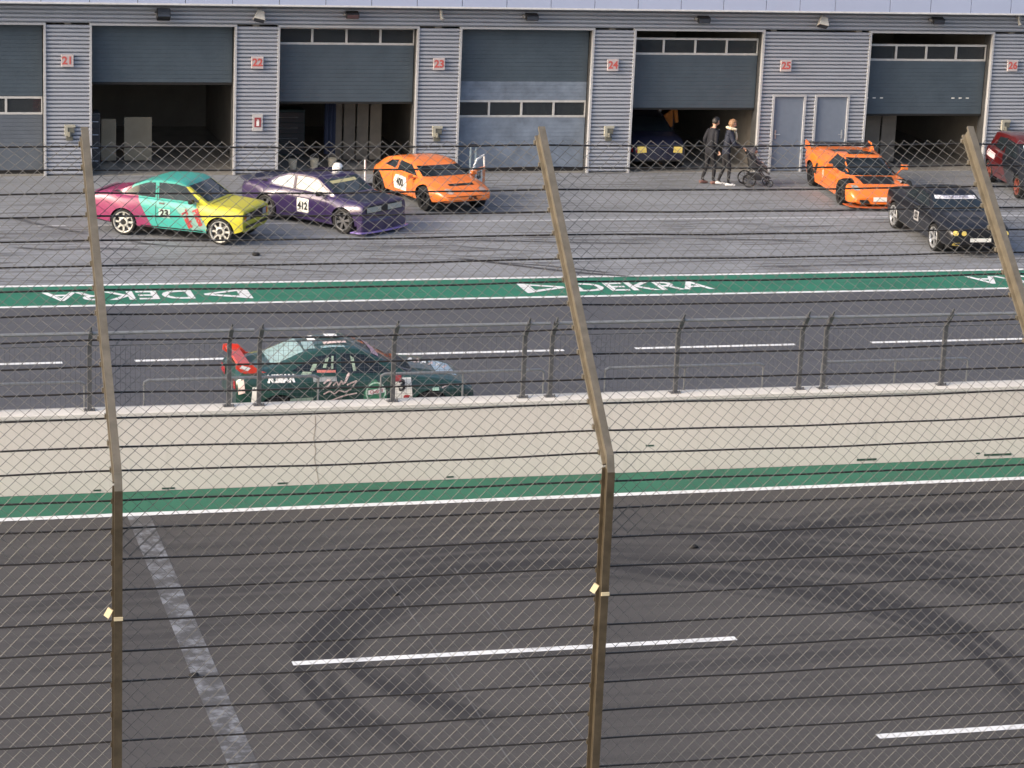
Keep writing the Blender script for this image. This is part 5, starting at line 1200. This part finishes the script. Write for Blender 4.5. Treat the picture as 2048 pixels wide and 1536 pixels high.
def cabinet(nm, x0, x1, y0, y1, h, m, label, cat):
    r = empty(nm, ((x0+x1)/2, y0, .006), 0, label, cat); hw = (x1-x0)/2
    MB().box(-hw, hw, 0.03, y1-y0, .05, h).build('carcass', m, r, bevel=.01); b = MB()
    for k in range(4): b.box(-hw+.02, hw-.02, .0, .028, .09+(h-.14)*k/4, .05+(h-.14)*(k+1)/4+.02)
    b.build('drawer_fronts', mat('dark_drawer_front', (.035, .04, .05), .4), r)
    b = MB()
    for k in range(4): b.tube([(-hw*.6, -.02, (.07+(h-.14)*(k+.55)/4)), (hw*.6, -.02, (.07+(h-.14)*(k+.55)/4))], .01, 6)
    b.build('handles', m_silver, r)
cabinet('tool_cabinet', 7.02, 7.28, 65.6, 66.2, 1.5, m_greysteel, 'dark tall cabinet just inside the garage right of number 21', 'cabinet')
cabinet('tool_cabinet', 12.0, 13.0, 67.5, 68.2, 1.3, mat('dark_teal_cabinet', (.015, .05, .055), .5), 'dark teal tool cabinet at the left of the garage right of number 22', 'cabinet')
cabinet('tool_cabinet', 23.1, 23.9, 68.5, 69.2, 1.2, mat('deep_blue_cabinet', (.01, .02, .10), .5), 'deep blue tool cabinet at the back of the garage right of number 24', 'cabinet')
m_cur = mat('dark_blue_curtain', (.012, .02, .05), .9)
cu = empty('curtain', (13.38, 66.0, 0), 0, 'dark blue curtain hanging between teal cabinet and lockers', 'curtain')
b = MB(); pts = [(i*.03-.15, .04*math.sin(i*1.7)) for i in range(11)]
b.add([(x, y, z) for z in (.35, 2.2) for x, y in pts]+[(x, y+.012, z) for z in (.35, 2.2) for x, y in pts], [(i, i+1, 12+i, 11+i) for i in range(10)]+[(34+i-1+0, 33+i-1+0, 22+i, 23+i) for i in range(0)]+[(23+i, 22+i, 33+i, 34+i) for i in range(10)]); b.build('cloth', m_cur, cu, smooth=60)
MB().tube([(-.25, 0, 2.22), (.25, 0, 2.22)], .015, 8).build('rail', m_steel, cu)
# lit tube in the roof space of garage 22
tl = empty('tube_lamp', (12.75, 67.2, 3.55), 0, 'short glowing tube lamp behind the left window pane right of number 22', 'lamp')
MB().box(-.04, .04, -.05, .05, .0, .62).build('housing', m_steel, tl)
me_ = NT('glowing_tube'); me_.set(color=(1, .8, .4), rough=.4); me_.b.inputs['Emission Color'].default_value = (1, .72, .30, 1); me_.b.inputs['Emission Strength'].default_value = 3.0
MB().tube([(0, -.08, .03), (0, -.08, .60)], .022, 10).build('tube', me_.m, tl)
# stools / small white pots on the garage floor between 22 and 23
for k, x in enumerate((12.35, 12.95, 13.45)):
    r = empty('bucket', (x, 65.75+.1*k, .006), 0, ['leftmost of three small pale buckets at the sill of the garage right of 22', 'middle one of three small pale buckets at the sill of the garage right of 22', 'rightmost of three small pale buckets at the sill of the garage right of 22'][k], 'bucket', 'pale buckets inside the garage')
    b = MB(); b.lathe([(0, 0), (.09, 0), (.12, .24), (.125, .25), (.11, .25), (.085, .02), (0, .02)], 20); b.build('bucket_body', m_cream, r, smooth=40)
    MB().tube([(-.12, 0, .24), (-.08, 0, .34), (0, 0, .38), (.08, 0, .34), (.12, 0, .24)], .006, 6).build('handle', m_steel, r)
# hanging orange and white jacket in garage 24
r = empty('jacket', (23.15, 67.0, 1.55), 0, 'orange and white jacket hanging in the open garage right of number 24', 'jacket')
b = MB(); b.prism([(-.26, .0), (-.10, .08), (.10, .08), (.26, 0), (.34, -.5), (.24, -.52), (.16, -.12), (.17, -.62), (-.17, -.62), (-.16, -.12), (-.24, -.52), (-.34, -.5)], -.05, .05, Matrix.Rotation(R(90), 4, 'X'))
b.build('cloth', mat('orange_brown_cloth', (.45, .18, .04), .8), r, bevel=.02)
b = MB(); b.prism([(-.26, .0), (-.19, .045), (-.2, -.30), (-.285, -.24)], .055, .07, Matrix.Rotation(R(90), 4, 'X')); b.prism([(.26, .0), (.10, .075), (-.05, .075), (-.05, -.02), (.27, -.06)], .055, .07, Matrix.Rotation(R(90), 4, 'X')); b.build('white_panels', m_text_white, r)
# stand by the closed door and small pole beside the purple car
r = empty('metal_stand', (16.98, 65.0-.35, 0), 0, 'light blue grey metal stand with a dark top beside the closed garage door', 'stand')
b = MB()
for x in (-.07, .07): b.box(x-.018, x+.018, -.018, .018, 0, .78)
b.box(-.16, .16, -.14, .14, 0, .03); b.build('uprights', mat('pale_blue_steel', (.26, .33, .38), .4), r)
MB().box(-.13, .13, -.06, .06, .78, .83).build('top_plate', m_black, r, bevel=.01)
r = empty('marker_pole', (13.42, 61.6, 0), 0, 'short white marker pole standing between the purple coupe and the round orange car', 'pole')
MB().tube([(0, 0, .03), (-.02, 0, .95)], .022, 10).build('pole', m_text_white, r, smooth=40); MB().lathe([(0, .04), (.10, .035), (.13, 0), (0, 0)], 20).build('foot', m_black, r)
# rubber bits on the ground
for k, (x, y, s_, lb) in enumerate(((4.45, 29.6, .05, 'small black rubber crumb left of the start line'), (15.6-3.2, 33.6, .05, 'small black rubber crumb right of the middle fence post'), (9.5, 54.75, .07, 'small dark lump on the apron in front of the three-colour coupe'), (7.6, 32.2, .035, 'tiny black rubber crumb near the curved tyre marks'))):
    bm = bmesh.new(); bmesh.ops.create_icosphere(bm, subdivisions=2, radius=s_)
    for v in bm.verts: v.co = Vector((v.co.x*1.4, v.co.y, v.co.z*.6+s_*.5))*(1+.25*noise.noise(v.co*30+Vector((k, 0, 0))))
    me = bpy.data.meshes.new('rubber_crumb'); bm.to_mesh(me); bm.free(); me.materials.append(m_dark)
    o = bpy.data.objects.new('rubber_crumb', me); col.objects.link(o); o.location = (x, y, 0); tag(o, lb, 'debris', 'rubber crumbs on the ground'); smooth_obj(o, 60)
